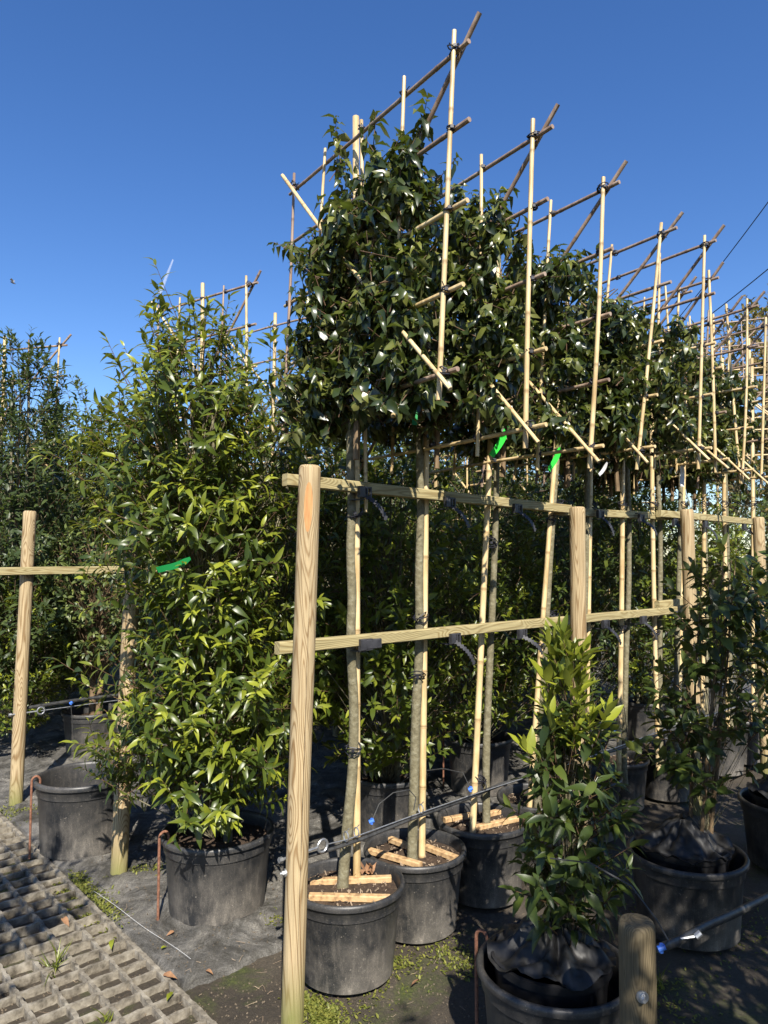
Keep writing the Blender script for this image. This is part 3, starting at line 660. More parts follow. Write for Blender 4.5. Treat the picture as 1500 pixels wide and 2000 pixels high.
for i, (st, tr) in enumerate(zip(stakes_px, trunks_px)):
    n0 = 2.405 if i < 5 else 2.42
    sb, stp = on_n(*st[0], n0), on_n(*st[1], n0); tp = [on_n(x, y, n0+.004) for x, y in tr]
    if i == 0: sb[2] = max(sb[2], .3)
    d = stp-sb; sb = sb - d*((sb[2]-.25)/d[2]) if sb[2] > .25 else sb
    tp0 = tp[0].copy(); tp0[2] = .25; tp = [tp0]+tp; base = tp0.copy()
    t = thing('espaliered_tree', base, f'dark glossy espaliered tree on a bare trunk, {order[i]} in the near row', 'tree', 'espaliered trees in the near row')
    r0 = .021 if i in (0, 1) else .018
    b = MB(); g = np.random.default_rng(40+i)
    # resample the trunk so that it is smooth and knobbly
    tpz = np.array(tp); zz = np.linspace(tpz[0, 2], tpz[-1, 2], 60); xs = np.interp(zz, tpz[:, 2], tpz[:, 0]); ys = np.interp(zz, tpz[:, 2], tpz[:, 1])
    ker = np.ones(5)/5; pad = lambda q: np.convolve(np.concatenate([[q[0]]*2, q, [q[-1]]*2]), ker, 'valid')
    xs, ys = pad(xs), pad(ys); rr = [r0*(1.15-.4*k/59)*(1+.07*nz(k*.35, i*3, 1.3)) + (.0025 if abs(k-18) < 1 and i == 1 else 0) for k in range(60)]
    rr[0] *= 1.25; rr[1] *= 1.12
    b.tube(np.stack([xs, ys, zz], 1), rr, 14); b.build('trunk', M['bark_olive'], t, base)
    if i in fidx:
        pTR, pBR = frames3d[fidx[i]]
        lab = flab[fidx[i]]; stp2 = stp.copy()
        frame(pTR, pBR, UL, lab, 100+i, ties=2 if i < 6 else 1, stake=(sb, stp2))
        if i == 0:
            tt_ = bpy.data.objects['bamboo_trellis']; q = MB(); o3 = np.array([.026, .012, 0]); cane(q, on_n(703, 1000, n0)+o3, on_n(703, 232, n0)+np.array([.006, .01, 0]), .0085, .0085, g); q.build('slim_cane', M['bamboo'], tt_, np.array(tt_.location))
        cc = (pTR+pBR)/2 + np.array([*nrm(UL), 0])*.6; cc[2] = 0
    else:
        s_ = thing('bamboo_stake', sb*np.array([1,1,0]), f'pale bamboo stake tied to the {order[i]} espaliered tree of the near row', 'stake', 'single bamboo stakes of the near row')
        q = MB(); cane(q, sb, stp, .015, .0125, g); q.build('stake_cane', M['bamboo'], s_, sb*np.array([1,1,0])); cc = np.array([tp[-1][0], tp[-1][1], 0])
        for z in (1.2, 1.9):
            f_ = (z-sb[2])/(stp[2]-sb[2]); tie_mesh(s_, sb+(stp-sb)*f_, .02, sb*np.array([1,1,0]), g)
    ang = math.atan2(-UL[1], -UL[0])      # local x to the near end
    if i < 3 or len(crown_protos) < 5:
        nsh = [600, 520, 450, 330, 310][min(i, 4)]; K = 10
        P, D, SL = espalier_crown(g, nsh, K, .07, ridge=ridge1 if i == 0 else None, uL=.37 if i == 0 else .50, uR=.40 if i == 0 else .46, ztop=[3.13, 3.20, 3.08, 3.05, 3.12][min(i, 4)], thick=.10)
        if i == 0:     # shoots beside the stake and the pale young shoot by the near upright
            ex = np.array([(-.14-.03*(k % 2), .0, 3.22+.07*k) for k in range(6)]+[(.09, .03, 3.25+.08*k) for k in range(4)]+[(.36, .0, 3.22), (.40, 0, 3.3), (.33, 0, 3.28), (.42, .02, 3.36)])
            kp = ~((np.abs(P[:, 0]-.03) < .09) & (P[:, 2] > 3.12)); P, D, SL = P[kp], D[kp], SL[kp]
            P = np.concatenate([P, ex]); D = np.concatenate([D, nrm(np.tile([0, 0, 1.0], (len(ex), 1))+.3*g.normal(size=(len(ex), 3)))]); SL = np.concatenate([SL, np.full(len(ex), .1)])
        cr = add_foliage(t, 'crown', 'leaf_dark', P, D, SL, K, .064, .56, g, wave=.6, curl=.6, fold=.42, droop=.75, a0=85, a1=40, tip_tint=.45, base_tint=.45, tvar=.35)
        tw = KIDS[t.name][-1]
        bb = MB()
        for z in np.arange(2.35, 3.25, .15):
            for sg in (-1, 1):
                e = (.28+.12*g.random()); pts = [(0, 0, z-.05)]+[(sg*e*k/5, .03*g.normal(), z+.03*g.normal()+.015*k) for k in range(1, 6)]
                bb.tube(pts, [.009,.0075,.006,.005,.004,.003], 6)
        bb.tube([(0,0,2.1),(0.01,0,2.5),(-.01,.01,2.9),(0,0,3.2)], [.014,.012,.009,.005], 7)
        br = bb.build('branches', M['bark_brown'], t); br['kind'] = 'stuff'
        for o in (cr, tw, br): o.location = tuple(cc-base); o.rotation_euler = (0, 0, ang)
        crown_protos.append((cr, tw, br))
    else:
        src = crown_protos[2 + (i % 3)]
        for o in src:
            c = o.copy(); COL.objects.link(c); c.parent = t; c.location = tuple(cc-base+np.array([0,0,g.uniform(-.05,.06)])); c.rotation_euler = (0, 0, ang+(math.pi if i % 2 else 0)+g.uniform(-.08,.08))

def shrub(name, loc, prof, nsh, K, L0, ratio, mat, seed, label, cat='shrub', group=None, hero=False, trunk_r=.018, stems=1, lump=.28, inner=.35, up=.5, bark='bark_olive', curl=.25, wave=.15, twig=.002, slen=(.10,.22), lean=(0,0), **k):
    g = np.random.default_rng(seed); t = thing(name, loc, label, cat, group)
    zs = np.array([p[0] for p in prof]); rs = np.array([p[1] for p in prof]); pdf = np.maximum(rs, .02)**1.5
    zz = np.linspace(zs[0], zs[-1], 400); rz = np.interp(zz, zs, rs); pp = np.maximum(rz, .02)**1.5; pp /= pp.sum()
    z = g.choice(zz, nsh, p=pp); th = g.random(nsh)*6.283; q = inner+(1-inner)*np.sqrt(g.random(nsh))
    lm = np.array([1+lump*2*noise.noise(Vector((math.cos(a)*1.7, math.sin(a)*1.7, h*2.3+seed))) for a, h in zip(th, z)])
    r = np.interp(z, zs, rs)*q*lm; lx = lean[0]*z; ly = lean[1]*z
    P = np.stack([r*np.cos(th)+lx, r*np.sin(th)+ly, z], 1); out = np.stack([np.cos(th), np.sin(th), np.zeros(nsh)], 1)
    D = nrm(out*(.75+.3*g.normal(size=nsh))[:, None] + np.array([0,0,1.0])*(up+.25*g.normal(size=nsh))[:, None] + .2*g.normal(size=(nsh, 3)))
    # the topmost shoots stand upright
    tp = (z > zs[-1]-.35*(zs[-1]-zs[0])*.5)[:, None]; D = np.where(tp, nrm(D+np.array([0,0,1.2])), D)
    SL = g.uniform(*slen, nsh)
    add_foliage(t, 'foliage', mat, P, D, SL, K, L0, ratio, g, hero=hero, curl=curl, wave=wave, twig=twig, **k)
    m = min(nsh, 220); A = np.stack([lx[:m]*.8, ly[:m]*.8, np.maximum(z[:m]-.25-.6*r[:m], zs[0]-.12)], 1)
    bs = .4 if hero and nsh < 200 else 1.0
    twig_mesh('branches', A, P[:m]-D[:m]*.05, .0045*bs, .0025*bs, M['bark_olive' if hero else bark], t)
    b = MB(); H1 = zs[-1]*.93
    for s_ in range(stems):
        ox, oy = (0, 0) if stems == 1 else (.05*math.cos(s_*2.2), .05*math.sin(s_*2.2))
        ks = np.linspace(.0, 1, 16); b.tube([(ox*(1-k_)+.012*nz(k_*4, s_+seed, 1)+lean[0]*H1*k_+ox*k_*1.6, oy*(1+k_)+.012*nz(k_*4, s_+seed+9, 1)+lean[1]*H1*k_, .28+(H1-.28)*k_) for k_ in ks], [trunk_r*(1-.8*k_) for k_ in ks], 9)
    b.build('trunk', M[bark], t); return t

# the bright laurel in the hooked pot
shrub('laurel_shrub', w(1.80, 3.20), [(.44,.10),(.54,.34),(.8,.40),(1.02,.33),(1.3,.25),(1.6,.29),(2.05,.42),(2.4,.37),(2.6,.24),(2.78,.16),(2.92,.09)], 1120, 10, .080, .31, 'leaf_bright', 11,
      'tall bright yellow-green laurel shrub filling the left, in the hooked pot', hero=True, trunk_r=.024, stems=2, lean=(-.058, 0), lump=.58, inner=.25, droop=.22, curl=.5, tip_tint=1.15, base_tint=.34, slen=(.10,.26))

# ------------------------------------------------------------ shrubs and trees behind, shared meshes
def shrub_copy(src, s, n, rz, label, group, scale=1.0):
    return copy_tree(src, w(s, n), rz, label, group, scale)
GB = 'laurel shrubs between the rows'
pA = shrub('laurel_shrub', w(3.0, 3.28), [(.42,.18),(.6,.42),(1.0,.50),(1.4,.48),(1.8,.46),(2.1,.36),(2.35,.14)], 560, 10, .082, .36, 'leaf_bright', 21,
     'bright-leaved laurel shrub seen between the post and the second trunk', group=GB, trunk_r=.02, stems=2, lump=.3, tip_tint=.8, base_tint=.42)
pB_ = shrub('laurel_shrub', w(4.06, 3.47), [(.42,.15),(.6,.40),(1.0,.48),(1.5,.50),(1.9,.42),(2.25,.25),(2.5,.10)], 560, 10, .078, .36, 'leaf_bright', 22,
     'laurel shrub in the hooked pot behind the third trunk', group=GB, trunk_r=.02, stems=2, lump=.3, tip_tint=.8, base_tint=.40)
pM = shrub('laurel_shrub', w(5.2, 3.4), [(.35,.2),(.6,.46),(1.2,.52),(1.8,.50),(2.2,.40),(2.6,.22),(2.8,.1)], 560, 9, .08, .36, 'leaf_mid', 23,
     'darker laurel shrub behind the fourth and fifth trunks', group=GB, trunk_r=.02, lump=.35, tip_tint=.6, base_tint=.35)
shrub_copy(pA, 6.3, 3.4, 1.3, 'laurel shrub glimpsed behind the seventh trunk', GB)
shrub_copy(pB_, 7.4, 3.4, 2.3, 'laurel shrub glimpsed behind the ninth trunk', GB)
shrub_copy(pM, 8.5, 3.4, 4.3, 'laurel shrub glimpsed behind the eleventh trunk', GB)
pot(5.2, 3.4, .22, .36, 'dusty grey pot behind the sixth trunk', .8); pot(6.3, 3.4, .22, .36, 'black pot behind the seventh trunk', .8); pot(7.4, 3.4, .22, .36, 'black pot behind the ninth trunk', .8)
shrub_copy(pB_, 2.50, 3.82, 3.9, 'bright laurel shrub between the largest laurel and the main post, behind', GB, 1.17)
# grey-green ball on a short stem, far left
shrub('round_shrub', w(2.36, 6.38), [(.72,.10),(.85,.30),(1.15,.48),(1.45,.50),(1.75,.36),(1.92,.12)], 420, 10, .062, .5, 'leaf_grey', 31,
      'dull grey-green round shrub on a pale bare stem, left of the bright laurel', bark='bark_brown', trunk_r=.03, stems=2, lump=.2, tip_tint=.2, base_tint=.6, wave=.3)
GL = 'leafy shrubs at the far left'
# tall dark slim tree with a trellis, far left edge
pL = shrub('evergreen_tree', w(1.80, 6.75), [(.5,.3),(.9,.55),(1.6,.55),(2.0,.46),(2.4,.36),(2.8,.33),(3.2,.30),(3.35,.22),(3.5,.12)], 1100, 10, .085, .36, 'leaf_grey', 32,
      'tall grey-green slim evergreen before a trellis at the left edge', cat='tree', group='tall evergreens behind', trunk_r=.025, stems=3, lump=.3, tip_tint=.5, base_tint=.35, up=1.1)
shrub_copy(pL, 2.35, 8.2, 2.0, 'slim evergreen partly hidden behind the left edge evergreen', 'tall evergreens behind', .9)
pD = shrub('evergreen_tree', w(3.55, 4.5), [(.5,.25),(1.2,.45),(2.0,.5),(2.7,.5),(3.1,.44),(3.3,.25),(3.42,.1)], 620, 10, .08, .42, 'leaf_mid', 33,
      'dark bushy evergreen left of the highest trellis, with pale cane tops behind', cat='tree', group='tall evergreens behind', trunk_r=.025, lump=.3, tip_tint=.4, base_tint=.35)
def fr_at(px, yt, Yr, wd_, lab, seed, du=UL, hh=1.2, stk=True, **k):
    top = aty(px, yt, Yr); bot = top.copy(); bot[2] -= hh; u = nrm(np.array([du[0], du[1]]))
    c = top + np.array([u[0], u[1], 0])*wd_/2; s0 = c.copy(); s0[2] = .3; s1 = c.copy(); s1[2] += .12
    return frame(top, bot, du, lab, seed, width=wd_, hgt=hh, ties=2, stake=(s0, s1) if stk else None, grp='distant bamboo trellises')
for k, (x, y, src, sc_, lab) in enumerate([(-2.75, 8.3, pB_, 1.05, 'green shrub behind the grey-green round shrub'), (-4.3, 6.9, pM, .95, 'dark shrub left of the far left post'),
        (-2.0, 8.6, pM, 1.0, 'shrub hidden behind the bright laurel, at its left'), (-3.0, 6.0, pA, .62, 'low green shrub directly behind the far left post')]):
    copy_tree(src, (x, y, 0), 1.3*k, lab, GL, sc_)
fr_at(487, 556, 5.1, 1.0, 'bamboo trellis rising behind the top of the bright laurel', 201, du=np.array([-.90, .62]))
fr_at(640, 612, 5.9, 1.2, 'small far trellis low between the bright laurel and the highest trellis', 202, du=np.array([-.86, .6]))
fr_at(116, 673, 6.5, 1.2, 'bamboo trellis at the left edge with an evergreen before it', 203, du=np.array([-1, .25]))
for k, (s, n) in enumerate([(4.7, 4.5), (5.6, 4.5), (6.6, 4.5), (7.6, 4.5)]):
    shrub_copy(pD, s, n, 1.1*k+.5, ['evergreen with its trellis behind the third trunk', 'evergreen with its trellis behind the fifth trunk', 'evergreen with its trellis behind the sixth trunk', 'evergreen with its trellis behind the brown post'][k], 'tall evergreens behind', .86)
    q = w(s+.05, n-.6); frame((q[0], q[1], 3.2-.0*k), (q[0], q[1], 2.0), UL, ['distant trellis behind the third trunk', 'distant trellis behind the fifth trunk', 'distant trellis behind the sixth trunk', 'distant trellis behind the brown post'][k], 210+k, ties=1,
        stake=(w(s, n, .3), w(s, n, 3.3)), grp='distant bamboo trellises')
# rows farther back
pY = shrub('hedge_shrub', w(3.0, 8.8), [(.2,.3),(.7,.6),(1.5,.65),(2.2,.55),(2.7,.4),(3.0,.15)], 520, 9, .085, .36, 'leaf_yellow', 35,
      'sunlit yellow-green shrub far back between the left evergreen and the bright laurel', group='shrubs in the farther rows', lump=.3, tip_tint=.6, base_tint=.5)
copy_tree(pY, (-3.5, 7.9, 0), .8, 'sunlit yellowish shrub just right of the far left post', GL, 1.0); copy_tree(pY, (-2.9, 9.3, 0), 2.8, 'sunlit yellowish shrub beyond the grey-green round shrub', GL, 1.1)
k = 0
gB = np.random.default_rng(5)
for n in (5.7, 7.0, 8.6, 10.4, 12.6, 15.0):
    s = {5.7: 3.6, 7.0: 3.7, 8.6: 2.0, 10.4: .6, 12.6: 0.0, 15.0: 0}[n]
    while s < {5.7: 10, 7.0: 13, 8.6: 15, 10.4: 17, 12.6: 18, 15.0: 20}[n]:
        if not (n == 8.6 and s < 3.0):
            src = [pM, pY, pD, pM][int(gB.integers(4))] if n > 7.5 else [pM, pD, pM][int(gB.integers(3))]
            sc_ = gB.uniform(.85, 1.1)*(.84 if src is pD else 1.0)*(1.2 if n > 8 else 1.0)
            shrub_copy(src, s+gB.uniform(-.15, .15), n+gB.uniform(-.2, .2), gB.uniform(0, 6.28), f"{'pale yellowish shrub' if src is pY else 'dark bushy evergreen' if src is pD else 'leafy green laurel'} in the {({5.7:'first',7.0:'second',8.6:'third',10.4:'fourth',12.6:'fifth',15.0:'last'})[n]} of the rows farther back, {'behind the bright laurel' if s < n*.62 else 'behind the nearest trunks' if s < n*1.05 else 'behind the later trunks'}", 'plants in the rows farther back', sc_); k += 1
        s += 1.15 if n < 9 else 1.4
# far trellises at the right
for k, (px, y, b_) in enumerate([(1500, 560, 8.5), (1455, 660, 9.5), (1585, 610, 7.6)]):
    fr_at(px, y+60, b_, 1.2, ['pale far trellis above the seventh and eighth ones', 'smallest trellis low before the brown autumn tree', 'far trellis beyond the right edge'][k], 230+k, du=np.array([-.95, .4]))
# distant trees
def big_tree(name, x, y, h, r, mat, seed, label, nsh=900, L0=.30):
    t = shrub(name, (x, y, 0), [(h*.25,r*.45),(h*.45,r),(h*.7,r*.95),(h*.88,r*.6),(h,r*.15)], nsh, 10, L0, .5, mat, seed, label, cat='tree', trunk_r=.22, stems=1, lump=.45, inner=.3, tip_tint=.4, base_tint=.5, slen=(.4,.9), twig=.012, bark='bark_brown', group='distant trees'); return t
big_tree('autumn_tree', 14.6, 27, 11.0, 3.4, 'leaf_autumn', 51, 'brown autumn tree on the skyline at the right edge')
big_tree('deciduous_tree', 21, 30, 10.0, 3.8, 'leaf_autumn', 52, 'brown tree beyond the right edge')
dt = big_tree('deciduous_tree', -16, 38, 5.2, 3.2, 'leaf_mid', 53, 'low green tree on the horizon, far left', 420, .34)
for k, (x, y) in enumerate([(-24, 40), (-9, 41), (-3, 43), (3, 42), (8, 40), (13, 44)]):
    copy_tree(dt, (x, y, 0), k*1.3, 'low green tree in the line closing the horizon', 'low trees closing the horizon', .9+.08*(k % 3))
dt['group'] = 'distant trees'

# ------------------------------------------------------------ the nearer row: pots in shade at the right
def shade_plant_pot(s, n, Rr, h, xy, lab, lab2, seed, tilt):
    pot(s, n, Rr, h, lab, soil=0, k=.85, xy=xy, group='large shaded pots of the nearest row')
    c = np.array([xy[0], xy[1], 0.0]); c[0] += tilt[0]; c[1] += tilt[1]; r2 = Rr*.80
    t = thing('inner_pot', c+np.array([0,0,.06]), lab2, 'covered pot', 'cloth-covered inner pots')
    b = MB(); b.lathe([(r2*.8,.03),(r2*.93,h*.75),(r2*.96,h*.86),(r2*1.0,h*.87),(r2*1.01,h*.94),(r2*.96,h*.95)], 48, c=c+np.array([0,0,.05])); b.build('inner_wall', M['pot_clean'], t, c+np.array([0,0,.06]), angle=50)
    q = MB(); v = []; seg = 90; rings = 34
    for i in range(rings+1):
        f_ = i/rings; r = r2*(1.0-f_)+.012
        for j in range(seg):
            th = 2*math.pi*j/seg; x, y = r*math.cos(th), r*math.sin(th)
            pl = math.sin(th*9+5*nz(x*3, y*3, 3, seed))*.018*f_*(1-f_)*4
            wr = .05*abs(nz(x, y, 10, seed))+.04*nz(x, y, 5, seed+3)*(1-f_)+.022*abs(nz(x, y, 24, seed))
            z = h*.92+.05 + .115*f_**1.8 + pl + wr*min(1, (1-f_)*6)
            v.append((c[0]+x+.02*f_*tilt[0], c[1]+y, z))
    fs = [(i*seg+j, i*seg+(j+1) % seg, (i+1)*seg+(j+1) % seg, (i+1)*seg+j) for i in range(rings) for j in range(seg)]
    q.add(v, fs); q.build('cover_cloth', M['cloth'], t, c+np.array([0,0,.06]), angle=80); return c
c1 = shade_plant_pot(2.05, 1.46, .245, .36, (.56, 2.44), 'large black pot at the bottom edge, holding a cloth-covered inner pot', 'cloth-covered pot inside the big pot at the bottom edge', 3.1, (-.01, .01))
c2 = shade_plant_pot(3.29, 1.56, .252, .35, (1.385, 3.37), 'large black pot in deep shade at the lower right', 'cloth-covered pot inside the deeply shaded pot', 7.7, (-.01, .01))
c3 = shade_plant_pot(4.4, 1.55, .25, .35, (2.24, 4.05), 'black pot cut by the right edge in deep shade', 'cloth-covered pot inside the pot at the right edge', 9.2, (0, 0))
c1p = (.60, 2.44, 0)
yl = shrub('young_laurel', c1p, [(.48,.09),(.56,.14),(.70,.15),(.88,.12),(1.02,.09),(1.12,.07)], 95, 9, .082, .34, 'leaf_mid', 61,
      'slim young laurel with upright pale leaves at its tip, in the foreground', hero=True, cat='young laurel', trunk_r=.007, stems=2, lump=.25, inner=.1, up=.8, droop=.7, tip_tint=.3, base_tint=.35, wave=.2, slen=(.06,.12), lean=(.015, 0))
gy_ = np.random.default_rng(62); q_ = gy_.random(44); zz_ = .98+.40*q_; th_ = gy_.random(44)*6.28; rr_ = (.105*(1-q_)+.012)*np.sqrt(gy_.random(44))*1.2
P_ = np.stack([rr_*np.cos(th_)+.02, rr_*np.sin(th_), zz_], 1); D_ = nrm(np.stack([np.cos(th_)*.25, np.sin(th_)*.25, np.ones(44)], 1)+.15*gy_.normal(size=(44, 3)))
add_foliage(yl, 'tip_leaves', 'leaf_bright', P_, D_, gy_.uniform(.06, .12, 44), 7, .085, .30, gy_, hero=True, curl=.12, wave=.1, a0=45, a1=14, droop=0, tip_tint=.5, base_tint=.8, twig=.0015)
shrub('young_camellia', (1.45, 3.40, 0), [(.52,.08),(.66,.22),(.85,.20),(1.1,.17),(1.35,.16),(1.6,.13),(1.80,.05)], 120, 8, .085, .46, 'leaf_mid', 62,
      'dark open young shrub with bare lower stems, in the deeply shaded pot', hero=True, cat='young shrub', lean=(.09, .02), trunk_r=.010, stems=4, lump=.35, inner=.2, up=.8, droop=.3, tip_tint=.5, base_tint=.3, bark='bark_brown', slen=(.10,.18))
shrub('young_camellia', (2.38, 4.10, 0), [(.5,.15),(.7,.28),(1.0,.34),(1.3,.30),(1.55,.2),(1.75,.07)], 115, 8, .085, .46, 'leaf_mid', 63,
      'dark young shrub at the right edge, in the pot cut by the edge', hero=True, cat='young shrub', trunk_r=.010, stems=3, lump=.35, inner=.2, up=.8, droop=.3, tip_tint=.35, base_tint=.3, bark='bark_brown', slen=(.10,.18))
# taller plants of the same row beyond the frame, right of and behind the camera: they throw the shade
GS = 'plants beside and behind the camera'
for k, (x, y, sc_, src) in enumerate([(2.0, .85, 1.5, pM), (1.2, -.4, 1.2, pM), (2.9, .4, 1.2, pD), (2.6, 2.3, .66, pM)]):
    copy_tree(src, (x, y, 0), 1.7*k, ['leafy shrub beyond the right edge, throwing shade on the camellia', 'leafy shrub behind the camera, throwing shade on the young laurel', 'bushy evergreen beyond the right edge', 'low shrub beyond the right edge beside the last shaded pot'][k], GS, sc_)

shrub('shade_caster_tree', (-1.65, 1.0, 0), [(1.8,.2),(2.0,.42),(2.5,.45),(2.75,.2)], 230, 9, .09, .4, 'leaf_mid', 71, 'unseen leafy tree added left of the frame to shade the paving', cat='tree', group=GS, trunk_r=.02)  # unseen tree, added; its high crown is shaped to shade the far paving
# ties holding trunk and cane together
for i in range(11):
    t = bpy.data.objects['espaliered_tree' + ('' if i == 0 else '.%03d' % i)]; g = np.random.default_rng(300+i)
    for (px, py) in ([(694,1003),(690,1462)], [(822,1206),(815,1320)], [(958,1060),(936,1520)])[i] if i < 3 else [(stakes_px[i][0][0]*.5+stakes_px[i][1][0]*.5+3, 1165+12*i), (stakes_px[i][0][0]*.3+stakes_px[i][1][0]*.7+2, 985)]:
        c = on_n(px, py, 2.40); tie_mesh(t, c, .026 if i < 5 else .022, np.array(t.location), g)

# ------------------------------------------------------------ straps on the rails
GSt = 'black toothed straps on the rails'
def strap(px, py, n, label, flat=False, seed=0):
    g = np.random.default_rng(seed); c = on_n(px, py, n); d = np.array([*DS, 0]); f_ = np.array([*(-DN), 0]); up = np.array([0,0,1.0]); ax = np.array([d, f_, up])
    t = thing('tree_strap', c, label, 'strap', GSt)
    b = MB(); o = c + f_*.026
    b.box(o - d*.022, (.030, .018, .050), ax, bev=.004); b.box(o + d*.004 + up*.021, (.05, .008, .007), ax); b.box(o + d*.004 - up*.021, (.05, .008, .007), ax); b.box(o + d*.029, (.007, .010, .048), ax)
    b.box(o + d*.008, (.007, .010, .040), ax); b.box(c - d*.01 + up*.030 - f_*.02, (.030, .075, .004), ax); b.box(c - d*.01 - up*.030 - f_*.02, (.030, .075, .004), ax)
    if flat: b.box(o + d*.03, (.10, .014, .042), ax, bev=.004)
    b.build('buckle', M['plastic'], t, c, angle=30)
    if not flat:
        b = MB(); L = .145; K = 18; v = []; dirn = nrm(d*.45 + f_*.35 - up*(.62+.1*g.normal())); sd = nrm(np.cross(dirn, f_)+.0); nn = np.cross(dirn, sd)
        for i in range(K+1):
            q = i/K; p = o - d*.012 - up*.012 + dirn*L*q + up*.018*q*(1-q)*2 + f_*.02*math.sin(q*3); wd_ = (.0095 + .0035*(1 if i % 2 else -1))*(1 if i < K else .4)
            v += [p - sd*wd_ + nn*.0016, p + sd*wd_ + nn*.0016, p + sd*wd_ - nn*.0016, p - sd*wd_ - nn*.0016]
        fs = [(i*4+j, i*4+(j+1) % 4, i*4+4+(j+1) % 4, i*4+4+j) for i in range(K) for j in range(4)] + [(3,2,1,0), (K*4, K*4+1, K*4+2, K*4+3)]
        b.add(v, fs); b.build('toothed_tail', M['plastic'], t, c, smooth=False)
UPS = [(706,962),(872,982),(1004,994),(1166,1005),(1246,1012),(1312,1020),(1372,1024),(1448,1029)]
LOS = [(708,1258),(882,1246),(1013,1237),(1176,1218),(1250,1210),(1316,1200)]
for k, p in enumerate(UPS): strap(*p, NR if k < 3 else NR+.02, f'black toothed strap on the upper rail beside the {order[k] if k < 3 else order[k+1] if k+1 < 11 else "last"} trunk', seed=k)
for k, p in enumerate(LOS): strap(*p, NR, 'black strap folded flat on the lower rail at the nearest trunk' if k == 0 else f'black toothed strap on the lower rail beside the {order[k] if k < 3 else order[k+1]} trunk', flat=(k == 0), seed=20+k)

# ------------------------------------------------------------ plant tapes
def tape(px, py, Y, dx, dy, wd_, mat, label, tw=.4, cat='tag', curl=.02):
    a = aty(px, py, Y); e = aty(px+dx, py+dy, Y-.03); d = e-a; L = np.linalg.norm(d); d /= L; sd = nrm(np.cross(d, [0, 1.0, .2])); nn = np.cross(sd, d); K = 12; v = []
    for i in range(K+1):
        q = i/K; c = a + d*L*q + nn*curl*math.sin(q*math.pi) + sd*.008*math.sin(q*4); th = tw*q; s2 = sd*math.cos(th)+nn*math.sin(th); ww = wd_*(.45+.55*min(1, q*5))
        v += [c - s2*ww, c + s2*ww, c + s2*ww + nn*.0006, c - s2*ww + nn*.0006]
    fs = [(i*4+j, i*4+(j+1) % 4, i*4+4+(j+1) % 4, i*4+4+j) for i in range(K) for j in range(4)]
    b = MB(); b.add(v, fs); o = b.build('tape_tag', M[mat], None, tuple(a)); return tag(o, label, 'tape tag', 'tape tags tied to plants')
tape(992, 832, 3.5, -30, 60, .0165, 'tag_green', 'bright green tape hanging beside the third cane')
tape(1094, 874, 3.85, -20, 46, .016, 'tag_green', 'bright green tape tied on the fourth cane', tw=.6)
tape(806, 752, 3.15, 6, 78, .012, 'tag_dark', 'dark green tape hanging under the crown near the second trunk')
tape(372, 1090, 3.05, -64, 26, .014, 'tag_dark', 'green tape lying in the leaves of the bright laurel', tw=.3)
tape(1186, 903, 3.9, -14, 26, .010, 'tag_white', 'short white tape fluttering above the upper rail'); tape(1332, 908, 5.0, 2, 42, .017, 'tag_white', 'white paper tape hanging near the seventh trunk', tw=.2)

# ------------------------------------------------------------ wires, irrigation pipes
def pipe_run(name, pts, r, mat, label, cat, seg=8, group=None):
    b = MB(); b.tube(pts, r, seg); o = b.build(name, M[mat], None, tuple(pts[0])); return tag(o, label, cat, group)
def eye_bolt(p_post, n, px, py, label):
    c = on_n(px, py, n); d = np.array([*DS, 0]); t = thing('eye_bolt', c, label, 'eye bolt', 'galvanised eye bolts on the end posts')
    b = MB(); b.tube([c - d*.20, c - d*.026], .0055, 8); b.tube([c - d*.205, c - d*.19], .011, 6); b.build('rod', M['metal'], t, c)
    b = MB(); b.tube([c + d*.024*math.cos(a) + np.array([0,0,1])*.024*math.sin(a) for a in np.linspace(0, 2*math.pi, 17)], .005, 7, cap=False); b.build('ring', M['metal'], t, c); return c
e1 = eye_bolt(0, 2.32, 630, 1652, 'galvanised eye bolt through the near end post')
g = np.random.default_rng(3)
z0 = e1[2]
wp = [e1 + np.array([*DS, 0])*.024] + [w(s, 2.33, z0-.01+.006*math.sin(s*3)) for s in np.linspace(1.9, 9, 30)]
pipe_run('tension_wire', wp, .0025, 'metal', 'steel wire pulled from the eye bolt along the near row', 'wire')
pipe_run('irrigation_pipe', [w(s, 2.345+.004*math.sin(s*5), z0-.024+.010*math.sin(s*2.6)+.004*math.sin(s*9)) for s in np.linspace(1.66, 9, 70)], .0095, 'pipe', 'black irrigation pipe tied along the wire of the near row', 'irrigation pipe', group='irrigation pipes')
for k, (px, py) in enumerate([(676,1634),(696,1626),(822,1580),(945,1535),(1180,1452)]):
    c = on_n(px, py, 2.335); b = MB(); u = np.array([*DN, 0])
    b.tube([c + u*.015*math.cos(a) + np.array([0,0,1])*.02*math.sin(a) for a in np.linspace(0, 6.28, 13)], .003, 5, cap=False); b.tube([c+np.array([0,0,.018]), c+np.array([.012,-.01,.035])], .0022, 5)
    o = b.build('wire_clip', M['metal' if k < 3 else 'tie'], None, tuple(c)); tag(o, ['grey clip on the wire just left of the nearest trunk', 'grey clip on the wire at the nearest trunk', 'pale clip on the wire at the second cane', 'black clip on the pipe at the third cane', 'dark clip on the pipe near the small grey pot'][k], 'clip', 'clips on wire and pipe')
def dripper(px, py, n, hose, label, soil_pt=None):
    c = on_n(px, py, n); t = thing('dripper', c, label, 'dripper', 'blue drippers with thin hoses')
    b = MB(); b.tube([c-np.array([.010,0,.003]), c+np.array([.010,0,.004])], .0085, 10); b.tube([c+np.array([0,0,-.012]), c+np.array([0,0,.012])], .006, 8); b.build('dripper_body', M['blue'], t, c)
    b = MB(); b.tube([c]+[c+np.array(h) for h in hose], .0024, 5); b.build('thin_hose', M['pipe'], t, c)
